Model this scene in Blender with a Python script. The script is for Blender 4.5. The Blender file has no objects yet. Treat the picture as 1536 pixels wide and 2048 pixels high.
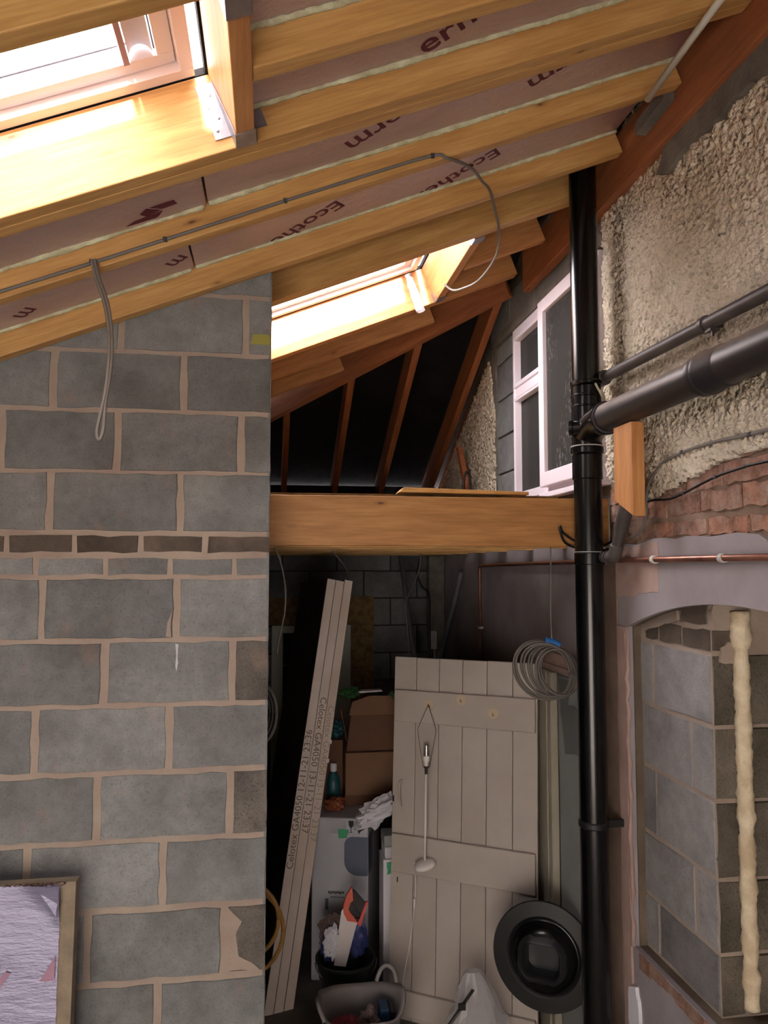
import bpy, bmesh, math, random
from mathutils import Vector, Matrix, noise
from mathutils.geometry import tessellate_polygon

random.seed(7)
SC = bpy.context.scene
COL = SC.collection
R = math.radians

# ------------------------------------------------------------------ camera
cam_d = bpy.data.cameras.new('camera')
cam = bpy.data.objects.new('camera', cam_d)
COL.objects.link(cam)
cam.location = (0, 0, 2.30)
cam.rotation_euler = (R(90 + 3.94), 0, R(-8.4))
cam_d.sensor_fit = 'HORIZONTAL'
cam_d.sensor_width = 36
cam_d.lens = 36 * 1540 / 1536
cam_d.clip_start = 0.02
SC.camera = cam

# ------------------------------------------------------------------ view / world
SC.view_settings.view_transform = 'Standard'
SC.view_settings.look = 'None'
SC.view_settings.exposure = 0.0
SC.view_settings.gamma = 1.0
SC.view_settings.use_curve_mapping = False
world = bpy.data.worlds.new('overcast_sky')
SC.world = world
world.use_nodes = True
bg = world.node_tree.nodes['Background']
bg.inputs[0].default_value = (1.0, 0.955, 0.96, 1)
bg.inputs[1].default_value = 24.0

sun_d = bpy.data.lights.new('sun', 'SUN')
sun_d.energy = 24.0
sun_d.angle = R(3)
sun_d.color = (1.0, 0.95, 0.88)
sun = bpy.data.objects.new('sun', sun_d)
COL.objects.link(sun)
sun.location = (-2, -6, 6)
sun.rotation_euler = Vector((0.06, 0.90, -0.26)).to_track_quat('-Z', 'Y').to_euler()

# roof plane: underside of rafters z = 3.353 + 0.40 x
TH = math.atan(0.40)
CT, ST = math.cos(TH), math.sin(TH)
RZ = 3.353


def portal(name, loc, rot, sx, sy):
    l = bpy.data.lights.new(name, 'AREA')
    l.shape = 'RECTANGLE'
    l.size, l.size_y = sx, sy
    l.cycles.is_portal = True
    o = bpy.data.objects.new(name, l)
    COL.objects.link(o)
    o.location = loc
    o.rotation_euler = rot


def slope(s, y, n):
    return Vector((s * CT - n * ST, y, RZ + s * ST + n * CT))


portal('skylight_portal', slope(-0.62, 1.593, 0.34), (0, -TH, 0), 1.1, 0.56)
portal('skylight_portal', slope(0.42, 3.525, 0.34), (0, -TH, 0), 1.15, 0.86)
portal('rear_opening_portal', (-0.90, -1.84, 1.11), (R(90), 0, 0), 2.6, 2.2)  # portal for the daylight opening added behind the camera


def room_lamp(name, loc, energy, color, size):
    l = bpy.data.lights.new(name, 'POINT')
    l.energy = energy
    l.color = color
    l.shadow_soft_size = size
    o = bpy.data.objects.new(name, l)
    COL.objects.link(o)
    o.location = loc


# ------------------------------------------------------------------ materials
def lin(c):
    return tuple(((v / 255) / 12.92 if v / 255 <= 0.04045 else ((v / 255 + 0.055) / 1.055) ** 2.4) for v in c) + (1,)


class NT:
    def __init__(self, name):
        self.m = bpy.data.materials.new(name)
        self.m.use_nodes = True
        self.t = self.m.node_tree
        self.b = self.t.nodes['Principled BSDF']
        self.out = self.t.nodes['Material Output']

    def n(self, typ, **kw):
        nd = self.t.nodes.new(typ)
        for k, v in kw.items():
            setattr(nd, k, v)
        return nd

    def l(self, a, b):
        self.t.links.new(a, b)

    def coords(self, scale=(1, 1, 1), rnd=True):
        tc = self.n('ShaderNodeTexCoord')
        mp = self.n('ShaderNodeMapping')
        mp.inputs['Scale'].default_value = scale
        if rnd:
            oi = self.n('ShaderNodeObjectInfo')
            mu = self.n('ShaderNodeMath', operation='MULTIPLY')
            mu.inputs[1].default_value = 37.0
            self.l(oi.outputs['Random'], mu.inputs[0])
            ad = self.n('ShaderNodeVectorMath', operation='ADD')
            self.l(tc.outputs['Object'], ad.inputs[0])
            self.l(mu.outputs[0], ad.inputs[1])
            self.l(ad.outputs[0], mp.inputs[0])
        else:
            self.l(tc.outputs['Object'], mp.inputs[0])
        return mp.outputs[0]

    def noise(self, vec, scale, detail=4, rough=0.55):
        nz = self.n('ShaderNodeTexNoise')
        nz.inputs['Scale'].default_value = scale
        nz.inputs['Detail'].default_value = detail
        nz.inputs['Roughness'].default_value = rough
        if vec is not None:
            self.l(vec, nz.inputs['Vector'])
        return nz.outputs[0]

    def ramp(self, fac, stops):
        r = self.n('ShaderNodeValToRGB')
        e = r.color_ramp.elements
        while len(e) < len(stops):
            e.new(0.5)
        for el, (p, c) in zip(e, stops):
            el.position = p
            el.color = c if len(c) == 4 else lin(c)
        self.l(fac, r.inputs[0])
        return r.outputs[0]

    def mix(self, fac, a, b, mode='MIX'):
        m = self.n('ShaderNodeMix', data_type='RGBA', blend_type=mode)
        for i, v in ((0, fac), (6, a), (7, b)):
            if hasattr(v, 'is_output'):
                self.l(v, m.inputs[i])
            else:
                m.inputs[i].default_value = v
        return m.outputs[2]

    def bump(self, h, strength=0.3, dist=0.01):
        b = self.n('ShaderNodeBump')
        b.inputs['Strength'].default_value = strength
        b.inputs['Distance'].default_value = dist
        self.l(h, b.inputs['Height'])
        self.l(b.outputs[0], self.b.inputs['Normal'])

    def color(self, c):
        if hasattr(c, 'is_output'):
            self.l(c, self.b.inputs['Base Color'])
        else:
            self.b.inputs['Base Color'].default_value = c

    def set(self, rough=0.6, metal=0.0, spec=None):
        self.b.inputs['Roughness'].default_value = rough
        self.b.inputs['Metallic'].default_value = metal
        if spec is not None:
            self.b.inputs['Specular IOR Level'].default_value = spec
        return self.m


M = {}


def m_plain(key, c, rough=0.6, metal=0.0, var=0.0, scale=8, bump=0.0, bscale=60, spec=None, c2=None):
    k = NT(key)
    if var or c2:
        v = k.coords()
        f = k.noise(v, scale, 5, 0.6)
        a = lin(c)
        b = lin(c2) if c2 else tuple(x * (1 - var) for x in a[:3]) + (1,)
        k.color(k.ramp(f, [(0.35, b), (0.65, a)]))
        if bump:
            k.bump(k.noise(v, bscale, 4), bump)
    else:
        k.color(lin(c))
    M[key] = k.set(rough, metal, spec)
    return M[key]


def m_pine(key, light, mid, dark, knot, gl=1.0):
    """pine timber, grain along local X, knots"""
    k = NT(key)
    v = k.coords((1.0, 9.0, 9.0))
    g = k.noise(v, 3.2 * gl, 6, 0.6)
    base = k.ramp(g, [(0.32, dark), (0.5, mid), (0.66, light)])
    v2 = k.coords((1.2, 22.0, 22.0))
    fine = k.noise(v2, 7, 3, 0.5)
    base = k.mix(0.35, base, k.ramp(fine, [(0.3, dark), (0.62, light)]))
    v3 = k.coords((2.6, 7.0, 7.0))
    vo = k.n('ShaderNodeTexVoronoi')
    vo.inputs['Scale'].default_value = 1.5
    k.l(v3, vo.inputs['Vector'])
    kn = k.ramp(vo.outputs['Distance'], [(0.0, (1, 1, 1, 1)), (0.035, (0.85, 0.85, 0.85, 1)), (0.06, (0.35, 0.35, 0.35, 1)), (0.14, (0, 0, 0, 1))])
    base = k.mix(kn, base, lin(knot))
    k.color(base)
    k.bump(fine, 0.12, 0.004)
    M[key] = k.set(0.52)


m_pine('pine', (210, 166, 104), (192, 145, 84), (168, 120, 66), (100, 62, 30))
m_pine('pine_orange', (204, 146, 92), (188, 128, 76), (162, 104, 58), (98, 56, 28))
m_pine('pine_beam', (186, 136, 80), (168, 116, 62), (146, 96, 48), (88, 50, 24))
m_pine('pine_red', (170, 106, 68), (150, 88, 54), (126, 70, 42), (80, 42, 24))
m_pine('pine_pale', (220, 176, 122), (206, 156, 100), (182, 130, 78), (120, 76, 42))


def m_block(key, light, mid, dark, pit=0.5):
    k = NT(key)
    v = k.coords()
    oi = k.n('ShaderNodeObjectInfo')
    big = k.noise(v, 3.5, 4, 0.6)
    c = k.ramp(big, [(0.3, dark), (0.5, mid), (0.72, light)])
    tint = k.ramp(oi.outputs['Random'], [(0.0, (0.70, 0.69, 0.69, 1)), (0.5, (0.95, 0.94, 0.92, 1)), (1.0, (1.12, 1.10, 1.10, 1))])
    c = k.mix(1.0, c, tint, 'MULTIPLY')
    sp = k.noise(v, 150, 2, 0.5)
    c = k.mix(0.3 + 0.3 * (pit > 0.7), c, k.mix(1.0, c, k.ramp(sp, [(0.30, (0.25, 0.25, 0.25, 1)), (0.40, (0.92, 0.92, 0.92, 1)), (0.70, (1.2, 1.2, 1.2, 1))]), 'MULTIPLY'))
    med = k.noise(v, 22, 4, 0.65)
    c = k.mix(0.5, c, k.mix(1.0, c, k.ramp(med, [(0.3, (0.72, 0.72, 0.72, 1)), (0.7, (1.2, 1.2, 1.2, 1))]), 'MULTIPLY'))
    wide = k.noise(v, 9, 3, 0.5)
    c = k.mix(k.ramp(wide, [(0.62, (0, 0, 0, 1)), (0.78, (0.35, 0.35, 0.35, 1))]), c, lin((150, 122, 108)))
    k.color(c)
    k.bump(k.noise(v, 110, 4, 0.7), pit, 0.006)
    M[key] = k.set(0.9, 0, 0.2)


m_block('block', (142, 143, 144), (127, 128, 129), (108, 108, 108))
m_block('block_pitted', (134, 128, 122), (112, 107, 102), (78, 74, 72), 1.0)
m_block('block_dark_brick', (112, 102, 92), (94, 84, 76), (74, 66, 60))
m_block('block_moss', (124, 116, 104), (104, 97, 88), (78, 74, 62), 0.8)
m_block('block_blue', (156, 152, 152), (140, 137, 138), (118, 116, 116))


def m_mortar(key, a, b, bscale=60, bstr=0.5):
    k = NT(key)
    v = k.coords(rnd=False)
    f = k.noise(v, 4, 5, 0.6)
    k.color(k.ramp(f, [(0.3, b), (0.7, a)]))
    k.bump(k.noise(v, bscale, 5, 0.7), bstr, 0.008)
    M[key] = k.set(0.9, 0, 0.2)


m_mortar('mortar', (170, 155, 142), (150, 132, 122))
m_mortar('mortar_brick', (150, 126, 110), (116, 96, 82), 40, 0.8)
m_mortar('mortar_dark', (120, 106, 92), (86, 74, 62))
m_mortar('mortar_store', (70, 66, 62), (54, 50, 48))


def m_roughcast():
    k = NT('roughcast')
    v = k.coords(rnd=False)
    f = k.noise(v, 2.2, 4, 0.6)
    c = k.ramp(f, [(0.3, (186, 172, 148)), (0.55, (214, 200, 180)), (0.75, (226, 210, 194))])
    p = k.noise(v, 45, 3, 0.6)
    c = k.mix(0.6, c, k.mix(1.0, c, k.ramp(p, [(0.27, (0.5, 0.47, 0.43, 1)), (0.36, (0.97, 0.97, 0.97, 1)), (0.7, (1.1, 1.1, 1.1, 1))]), 'MULTIPLY'))
    k.color(c)
    vo = k.n('ShaderNodeTexVoronoi', feature='SMOOTH_F1')
    vo.inputs['Scale'].default_value = 62
    k.l(v, vo.inputs['Vector'])
    ad = k.n('ShaderNodeMath', operation='MULTIPLY_ADD')
    k.l(p, ad.inputs[0])
    ad.inputs[1].default_value = 0.8
    inv = k.n('ShaderNodeMath', operation='SUBTRACT')
    inv.inputs[0].default_value = 1.0
    k.l(vo.outputs['Distance'], inv.inputs[1])
    k.l(inv.outputs[0], ad.inputs[2])
    k.bump(ad.outputs[0], 1.0, 0.02)
    M['roughcast'] = k.set(0.9, 0, 0.2)


m_roughcast()


def m_brick():
    k = NT('old_brick')
    v = k.coords()
    oi = k.n('ShaderNodeObjectInfo')
    f = k.noise(v, 14, 5, 0.65)
    c = k.ramp(f, [(0.3, (122, 92, 78)), (0.5, (164, 128, 114)), (0.72, (186, 158, 144))])
    t = k.ramp(oi.outputs['Random'], [(0, (0.75, 0.72, 0.68, 1)), (0.5, (1, 0.95, 0.92, 1)), (1, (1.1, 0.92, 0.8, 1))])
    c = k.mix(1.0, c, t, 'MULTIPLY')
    sm = k.noise(v, 19, 5, 0.7)
    c = k.mix(k.ramp(sm, [(0.50, (0, 0, 0, 1)), (0.66, (0.85, 0.85, 0.85, 1))]), c, lin((168, 148, 134)))
    dk = k.noise(v, 32, 4, 0.7)
    c = k.mix(k.ramp(dk, [(0.60, (0, 0, 0, 1)), (0.72, (0.7, 0.7, 0.7, 1))]), c, lin((84, 64, 54)))
    k.color(c)
    k.bump(k.noise(v, 45, 5, 0.7), 1.0, 0.015)
    M['old_brick'] = k.set(0.9, 0, 0.2)


m_brick()


def m_foil(key, c, rough, bs, metal=0.9, crease=0.5, stretch=(1, 1, 1)):
    k = NT(key)
    v = k.coords(stretch)
    k.color(lin(c))
    n1 = k.noise(v, 9, 5, 0.7)
    k.bump(n1, crease, bs)
    M[key] = k.set(rough, metal)


m_foil('foil_ceiling', (214, 194, 198), 0.36, 0.03, 0.8, 0.7, (1, 2.5, 1))
m_foil('foil_lilac', (150, 146, 172), 0.45, 0.02, 0.4, 0.5, (0.6, 1, 2.2))
m_foil('foil_dark', (128, 120, 118), 0.34, 0.02, 0.9, 0.35, (0.35, 8, 1))

m_plain('foam', (214, 216, 184), 0.85, 0, c2=(180, 174, 140), scale=25, bump=0.5, bscale=70)
m_plain('foam_cream', (226, 210, 182), 0.85, 0, c2=(190, 170, 140), scale=15, bump=0.5, bscale=50)
m_plain('pir', (150, 136, 116), 0.85, 0, c2=(122, 108, 92), scale=8, bump=0.2)
m_plain('pir_pale', (240, 226, 218), 0.8, 0, c2=(222, 202, 188), scale=3)
m_plain('ink_maroon', (92, 30, 46), 0.7)
m_plain('ink_grey', (124, 110, 98), 0.8)
m_plain('ink_faint', (184, 168, 152), 0.8)
m_plain('ink_black', (36, 36, 40), 0.7)
m_plain('ink_blue_grey', (96, 102, 122), 0.6)
m_plain('ink_pink', (158, 118, 140), 0.6)
m_plain('concrete', (120, 112, 104), 0.9, 0, c2=(90, 84, 78), scale=4, bump=0.3)
m_plain('bounce_surface', (196, 190, 180), 0.9, 0, c2=(176, 170, 160), scale=2)  # pale finish shared by the added bounce ground and blocking wall
m_plain('osb', (146, 118, 76), 0.8, 0, c2=(108, 84, 50), scale=22, bump=0.2, bscale=30)
m_plain('felt', (30, 28, 29), 0.9, 0, c2=(20, 19, 20), scale=6, bump=0.3, bscale=20, spec=0.1)
m_plain('plaster_grey', (158, 150, 154), 0.8, 0, c2=(140, 130, 132), scale=3, bump=0.15, bscale=20)
m_plain('plaster_brown', (140, 120, 106), 0.85, 0, c2=(112, 92, 80), scale=4, bump=0.25, bscale=30)
m_plain('plaster_pink', (172, 146, 138), 0.85, 0, c2=(150, 122, 112), scale=4, bump=0.25, bscale=30)
m_plain('plaster_pale', (150, 155, 153), 0.75, 0, c2=(138, 142, 140), scale=3)
m_plain('plaster_smear', (118, 120, 120), 0.8, 0, c2=(106, 108, 108), scale=3)
m_plain('cement', (120, 114, 106), 0.9, 0, c2=(92, 86, 80), scale=8, bump=0.4, bscale=50)
m_plain('upvc', (238, 226, 234), 0.35)
m_plain('skylight_white', (232, 220, 222), 0.4)
m_plain('skylight_mauve', (160, 126, 138), 0.5)
m_plain('gasket', (60, 58, 64), 0.6)
m_plain('steel', (168, 166, 172), 0.35, 0.85, var=0.3, scale=14)
m_plain('black_pipe', (13, 13, 14), 0.22, 0, var=0.4, scale=10)
m_plain('black_rubber', (20, 19, 20), 0.5)
m_plain('seal_white', (190, 186, 184), 0.5)
m_plain('waste_pipe', (78, 70, 68), 0.5, 0, c2=(60, 54, 53), scale=10)
m_plain('cable_grey', (112, 106, 100), 0.55)
m_plain('coil_grey', (98, 92, 86), 0.55)
m_plain('cable_black', (20, 18, 18), 0.5)
m_plain('copper', (186, 132, 114), 0.35, 0.7, c2=(126, 84, 72), scale=5)
m_plain('conduit_white', (214, 212, 202), 0.5)
m_plain('door_paint', (178, 168, 160), 0.5, 0, c2=(166, 154, 146), scale=2)
m_plain('casing_paint', (166, 160, 144), 0.55, 0, c2=(150, 142, 126), scale=4)
m_plain('sticker', (184, 168, 142), 0.7)
m_plain('hole', (30, 24, 20), 0.9)
m_plain('back_door_paint', (196, 198, 190), 0.45)
m_plain('cardboard', (132, 98, 76), 0.85, 0, c2=(118, 86, 66), scale=3)
m_plain('cardboard_dark', (112, 78, 58), 0.85, 0, c2=(96, 66, 50), scale=3)
m_plain('carton_white', (198, 198, 206), 0.6, 0, c2=(186, 186, 194), scale=2)
m_plain('poly_white', (222, 218, 226), 0.7)
m_plain('plastic_green', (70, 168, 120), 0.4)
m_plain('leaf_green', (52, 104, 54), 0.5, 0, var=0.3)
m_plain('teal', (34, 84, 92), 0.4)
m_plain('red_packet', (126, 50, 38), 0.6, 0, c2=(150, 96, 56), scale=12)
m_plain('saw_red', (214, 66, 58), 0.4)
m_plain('saw_orange', (206, 78, 50), 0.4)
m_plain('saw_grip', (36, 30, 32), 0.6)
m_plain('saw_blade', (180, 172, 172), 0.3, 0.6)
m_plain('spigot_black', (34, 35, 37), 0.35)
m_plain('bucket_black', (26, 32, 31), 0.5)
m_plain('trug_grey', (130, 124, 124), 0.55)
m_plain('blue_bag', (48, 56, 110), 0.5)
m_plain('blue_case', (36, 66, 96), 0.45)
m_plain('red_cloth', (140, 52, 62), 0.8)
m_plain('brown_cloth', (120, 100, 96), 0.85, 0, c2=(92, 76, 72), scale=20)
m_plain('hose_yellow', (164, 122, 62), 0.5)
m_plain('blue_tape', (40, 104, 176), 0.5)
m_plain('pole_grey', (96, 95, 100), 0.6)
m_plain('lamp_white', (226, 220, 218), 0.4)
m_plain('wire', (84, 78, 74), 0.4, 0.5)
m_plain('paper_white', (214, 212, 220), 0.7)
m_plain('mark_yellow', (150, 146, 70), 0.9)
m_plain('mark_white', (190, 190, 192), 0.9)
m_plain('rust_mark', (150, 110, 86), 0.9)


def m_glass(key, c, alpha, rough=0.05, specks=False, haze=0.0):
    k = NT(key)
    tr = k.n('ShaderNodeBsdfTransparent')
    tr.inputs[0].default_value = c
    gl = k.n('ShaderNodeBsdfGlossy')
    gl.inputs['Roughness'].default_value = rough
    mx = k.n('ShaderNodeMixShader')
    mx.inputs[0].default_value = alpha
    k.l(tr.outputs[0], mx.inputs[1])
    k.l(gl.outputs[0], mx.inputs[2])
    last = mx.outputs[0]
    if haze:
        hz = k.n('ShaderNodeBsdfDiffuse')
        hz.inputs[0].default_value = lin((84, 82, 80))
        m1 = k.n('ShaderNodeMixShader')
        m1.inputs[0].default_value = haze
        k.l(last, m1.inputs[1])
        k.l(hz.outputs[0], m1.inputs[2])
        last = m1.outputs[0]
    if specks:
        v = k.coords((1, 1.0, 0.45), rnd=False)
        f = k.noise(v, 75, 4, 0.6)
        g = k.noise(v, 3.5, 2, 0.5)
        mm = k.n('ShaderNodeMath', operation='MULTIPLY')
        k.l(k.ramp(f, [(0.56, (0, 0, 0, 1)), (0.66, (1, 1, 1, 1))]), mm.inputs[0])
        k.l(k.ramp(g, [(0.45, (0, 0, 0, 1)), (0.7, (0.3, 0.3, 0.3, 1))]), mm.inputs[1])
        df = k.n('ShaderNodeBsdfDiffuse')
        df.inputs[0].default_value = lin((200, 196, 190))
        m2 = k.n('ShaderNodeMixShader')
        k.l(mm.outputs[0], m2.inputs[0])
        k.l(last, m2.inputs[1])
        k.l(df.outputs[0], m2.inputs[2])
        last = m2.outputs[0]
    k.l(last, k.out.inputs[0])
    M[key] = k.m


m_glass('sky_glass', (0.97, 0.97, 0.98, 1), 0.06)
m_glass('dark_glass', (0.30, 0.31, 0.31, 1), 0.08, 0.15, False, 0.5)
m_glass('specked_glass', (0.30, 0.31, 0.31, 1), 0.08, 0.15, True, 0.5)
m_glass('bulb_glass', (0.85, 0.85, 0.85, 1), 0.2, 0.1)


def m_film(key, c, alpha):
    k = NT(key)
    k.color(lin(c))
    k.b.inputs['Roughness'].default_value = 0.25
    k.b.inputs['Alpha'].default_value = alpha
    M[key] = k.m


m_film('clear_film', (220, 216, 222), 0.4)
m_film('clear_bag', (190, 186, 190), 0.42)

# ------------------------------------------------------------------ mesh helpers


class MB:
    def __init__(self):
        self.v, self.f = [], []

    def add(self, vs, fs):
        o = len(self.v)
        self.v += [tuple(p) for p in vs]
        self.f += [tuple(i + o for i in f) for f in fs]
        return self

    def box(self, x0, x1, y0, y1, z0, z1):
        vs = [(x, y, z) for x in (x0, x1) for y in (y0, y1) for z in (z0, z1)]
        fs = [(0, 1, 3, 2), (4, 6, 7, 5), (0, 4, 5, 1), (2, 3, 7, 6), (0, 2, 6, 4), (1, 5, 7, 3)]
        return self.add(vs, fs)

    def hexa(self, bottom, top):
        """8-corner solid: two matching quads"""
        vs = list(bottom) + list(top)
        fs = [(3, 2, 1, 0), (4, 5, 6, 7)] + [(i, (i + 1) % 4, (i + 1) % 4 + 4, i + 4) for i in range(4)]
        return self.add(vs, fs)

    def tube(self, pts, r, seg=10, cap=True, jit=0.0):
        pts = [Vector(p) for p in pts]
        n = len(pts)
        up = None
        rings = []
        for i, p in enumerate(pts):
            t = (pts[min(i + 1, n - 1)] - pts[max(i - 1, 0)]).normalized()
            if up is None:
                up = t.orthogonal().normalized()
            else:
                up = (up - t * up.dot(t))
                up = up.normalized() if up.length > 1e-6 else t.orthogonal().normalized()
            b = t.cross(up)
            rr = r[i] if isinstance(r, (list, tuple)) else r
            ring = []
            for k in range(seg):
                a = 2 * math.pi * k / seg
                q = rr * (1 + (random.uniform(-jit, jit) if jit else 0))
                ring.append(p + up * (math.cos(a) * q) + b * (math.sin(a) * q))
            rings.append(ring)
        vs = [q for ring in rings for q in ring]
        fs = []
        for i in range(n - 1):
            for k in range(seg):
                a, b2 = i * seg + k, i * seg + (k + 1) % seg
                fs.append((a, b2, b2 + seg, a + seg))
        if cap:
            fs.append(tuple(reversed(range(seg))))
            fs.append(tuple(range((n - 1) * seg, n * seg)))
        return self.add(vs, fs)

    def lathe(self, prof, mat=Matrix(), seg=40, close=False):
        """profile [(r, h)] around local Z then transformed"""
        n = len(prof)
        vs, fs = [], []
        for r, h in prof:
            for k in range(seg):
                a = 2 * math.pi * k / seg
                vs.append(mat @ Vector((r * math.cos(a), r * math.sin(a), h)))
        for i in range(n - 1 if not close else n):
            j = (i + 1) % n
            for k in range(seg):
                k2 = (k + 1) % seg
                fs.append((i * seg + k, i * seg + k2, j * seg + k2, j * seg + k))
        return self.add(vs, fs)

    def prism(self, outer, holes, f0, f1):
        """2D polygon with holes; f0/f1 map (a,b)->3D for the two faces"""
        loops = [outer] + list(holes)
        tri = tessellate_polygon([[Vector((a, b, 0)) for a, b in lp] for lp in loops])
        flat = [p for lp in loops for p in lp]
        n = len(flat)
        vs = [f0(*p) for p in flat] + [f1(*p) for p in flat]
        fs = [tuple(t) for t in tri] + [tuple(reversed([i + n for i in t])) for t in tri]
        o = 0
        for lp in loops:
            m = len(lp)
            for i in range(m):
                a, b = o + i, o + (i + 1) % m
                fs.append((a, b, b + n, a + n))
            o += m
        return self.add(vs, fs)

    def mesh(self, name):
        me = bpy.data.meshes.new(name)
        me.from_pydata(self.v, [], self.f)
        bm = bmesh.new()
        bm.from_mesh(me)
        bmesh.ops.recalc_face_normals(bm, faces=bm.faces)
        bm.to_mesh(me)
        bm.free()
        return me

    def build(self, name, mat, parent=None, loc=(0, 0, 0), rot=(0, 0, 0), smooth=False, bevel=0.0, center=False):
        if center and self.v:
            lo = [min(p[i] for p in self.v) for i in range(3)]
            hi = [max(p[i] for p in self.v) for i in range(3)]
            c = Vector([(a + b) / 2 for a, b in zip(lo, hi)])
            self.v = [tuple(Vector(p) - c) for p in self.v]
            loc = Vector(loc) + (Matrix.Rotation(rot[2], 3, 'Z') @ Matrix.Rotation(rot[1], 3, 'Y') @ Matrix.Rotation(rot[0], 3, 'X')) @ c
        me = self.mesh(name)
        me.materials.append(M[mat] if isinstance(mat, str) else mat)
        if smooth:
            me.polygons.foreach_set('use_smooth', [True] * len(me.polygons))
        o = bpy.data.objects.new(name, me)
        COL.objects.link(o)
        o.location = loc
        o.rotation_euler = rot
        if parent:
            o.parent = parent
        if bevel:
            b = o.modifiers.new('bevel', 'BEVEL')
            b.width = bevel
            b.segments = 2
            b.limit_method = 'ANGLE'
        return o


def auto_smooth(o, ang=40):
    me = o.data
    bm = bmesh.new()
    bm.from_mesh(me)
    for f in bm.faces:
        f.smooth = True
    for e in bm.edges:
        if len(e.link_faces) == 2 and e.calc_face_angle() > R(ang):
            e.smooth = False
    bm.to_mesh(me)
    bm.free()
    return o


def tag(o, label=None, cat=None, group=None, kind=None):
    if label:
        o['label'] = label
    if cat:
        o['category'] = cat
    if group:
        o['group'] = group
    if kind:
        o['kind'] = kind
    return o


def empty(name, loc, rz=0.0):
    o = bpy.data.objects.new(name, None)
    COL.objects.link(o)
    o.location = loc
    o.rotation_euler = (0, 0, rz)
    o.empty_display_size = 0.05
    return o


def adopt(child, parent):
    """parent while keeping the world placement (parent transforms are known, unscaled)"""
    pm = Matrix.Translation(parent.location) @ parent.rotation_euler.to_matrix().to_4x4()
    child.parent = parent
    child.matrix_parent_inverse = pm.inverted()
    return child


def spline(pts, n=8):
    """Catmull-Rom through points"""
    P = [Vector(p) for p in pts]
    out = []
    for i in range(len(P) - 1):
        p0, p1, p2, p3 = P[max(i - 1, 0)], P[i], P[i + 1], P[min(i + 2, len(P) - 1)]
        for k in range(n):
            t = k / n
            out.append(0.5 * ((2 * p1) + (p2 - p0) * t + (2 * p0 - 5 * p1 + 4 * p2 - p3) * t * t + (3 * p1 - p0 - 3 * p2 + p3) * t ** 3))
    out.append(P[-1])
    return out


def text_mesh(txt, size, offset=0.0):
    cu = bpy.data.curves.new('lettering', 'FONT')
    cu.body = txt
    cu.size = size
    cu.offset = offset
    cu.resolution_u = 3
    o = bpy.data.objects.new('lettering', cu)
    COL.objects.link(o)
    bpy.context.view_layer.update()
    dg = bpy.context.evaluated_depsgraph_get()
    me = bpy.data.meshes.new_from_object(o.evaluated_get(dg))
    bpy.data.objects.remove(o)
    bpy.data.curves.remove(cu)
    return me


def text_obj(name, txt, size, mat, origin, X, Y, parent, clips=(), offset=0.0, split=False):
    """flat lettering: origin + x*X + y*Y, clipped by planes (co, no) keeping the no side away"""
    me = text_mesh(txt, size, offset)
    X, Y = Vector(X).normalized(), Vector(Y)
    Y = (Y - X * Y.dot(X)).normalized()
    Z = X.cross(Y)
    mt = Matrix((X, Y, Z)).transposed().to_4x4()
    mt.translation = Vector(origin)
    me.transform(mt)
    if clips:
        bm = bmesh.new()
        bm.from_mesh(me)
        for co, no in clips:
            bmesh.ops.bisect_plane(bm, geom=bm.verts[:] + bm.edges[:] + bm.faces[:], plane_co=co, plane_no=no, clear_outer=True)
        bm.to_mesh(me)
        bm.free()
    me.materials.clear()
    me.materials.append(M[mat])
    if split:
        bm = bmesh.new()
        bm.from_mesh(me)
        seen, k = set(), 0
        for f0 in bm.faces:
            if f0 in seen:
                continue
            isl, todo = [], [f0]
            seen.add(f0)
            while todo:
                f = todo.pop()
                isl.append(f)
                for e in f.edges:
                    for g in e.link_faces:
                        if g not in seen:
                            seen.add(g)
                            todo.append(g)
            ids, vs, fs = {}, [], []
            for f in isl:
                q = []
                for v in f.verts:
                    if v not in ids:
                        ids[v] = len(vs)
                        vs.append(v.co[:])
                    q.append(ids[v])
                fs.append(q)
            m2 = bpy.data.meshes.new('letter')
            m2.from_pydata(vs, [], fs)
            m2.materials.append(M[mat])
            o = bpy.data.objects.new('letter', m2)
            COL.objects.link(o)
            adopt(o, parent)
        bm.free()
        bpy.data.meshes.remove(me)
        return None
    o = bpy.data.objects.new(name, me)
    COL.objects.link(o)
    if parent:
        adopt(o, parent)
    return o


def clip_poly(poly, a, b, c):
    """keep a*x+b*y<=c"""
    out = []
    for i in range(len(poly)):
        p, q = poly[i], poly[(i + 1) % len(poly)]
        dp, dq = a * p[0] + b * p[1] - c, a * q[0] + b * q[1] - c
        if dp <= 0:
            out.append(p)
        if dp * dq < 0:
            t = dp / (dp - dq)
            out.append((p[0] + (q[0] - p[0]) * t, p[1] + (q[1] - p[1]) * t))
    return out


def rough_outline(poly, step, jit):
    out = []
    for i in range(len(poly)):
        p, q = poly[i], poly[(i + 1) % len(poly)]
        L = math.hypot(q[0] - p[0], q[1] - p[1])
        n = max(1, round(L / step))
        nx, ny = (q[1] - p[1]) / L, -(q[0] - p[0]) / L
        for k in range(n):
            t = k / n
            j = random.uniform(-jit, jit)
            out.append((p[0] + (q[0] - p[0]) * t + nx * j, p[1] + (q[1] - p[1]) * t + ny * j))
    return out


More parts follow.
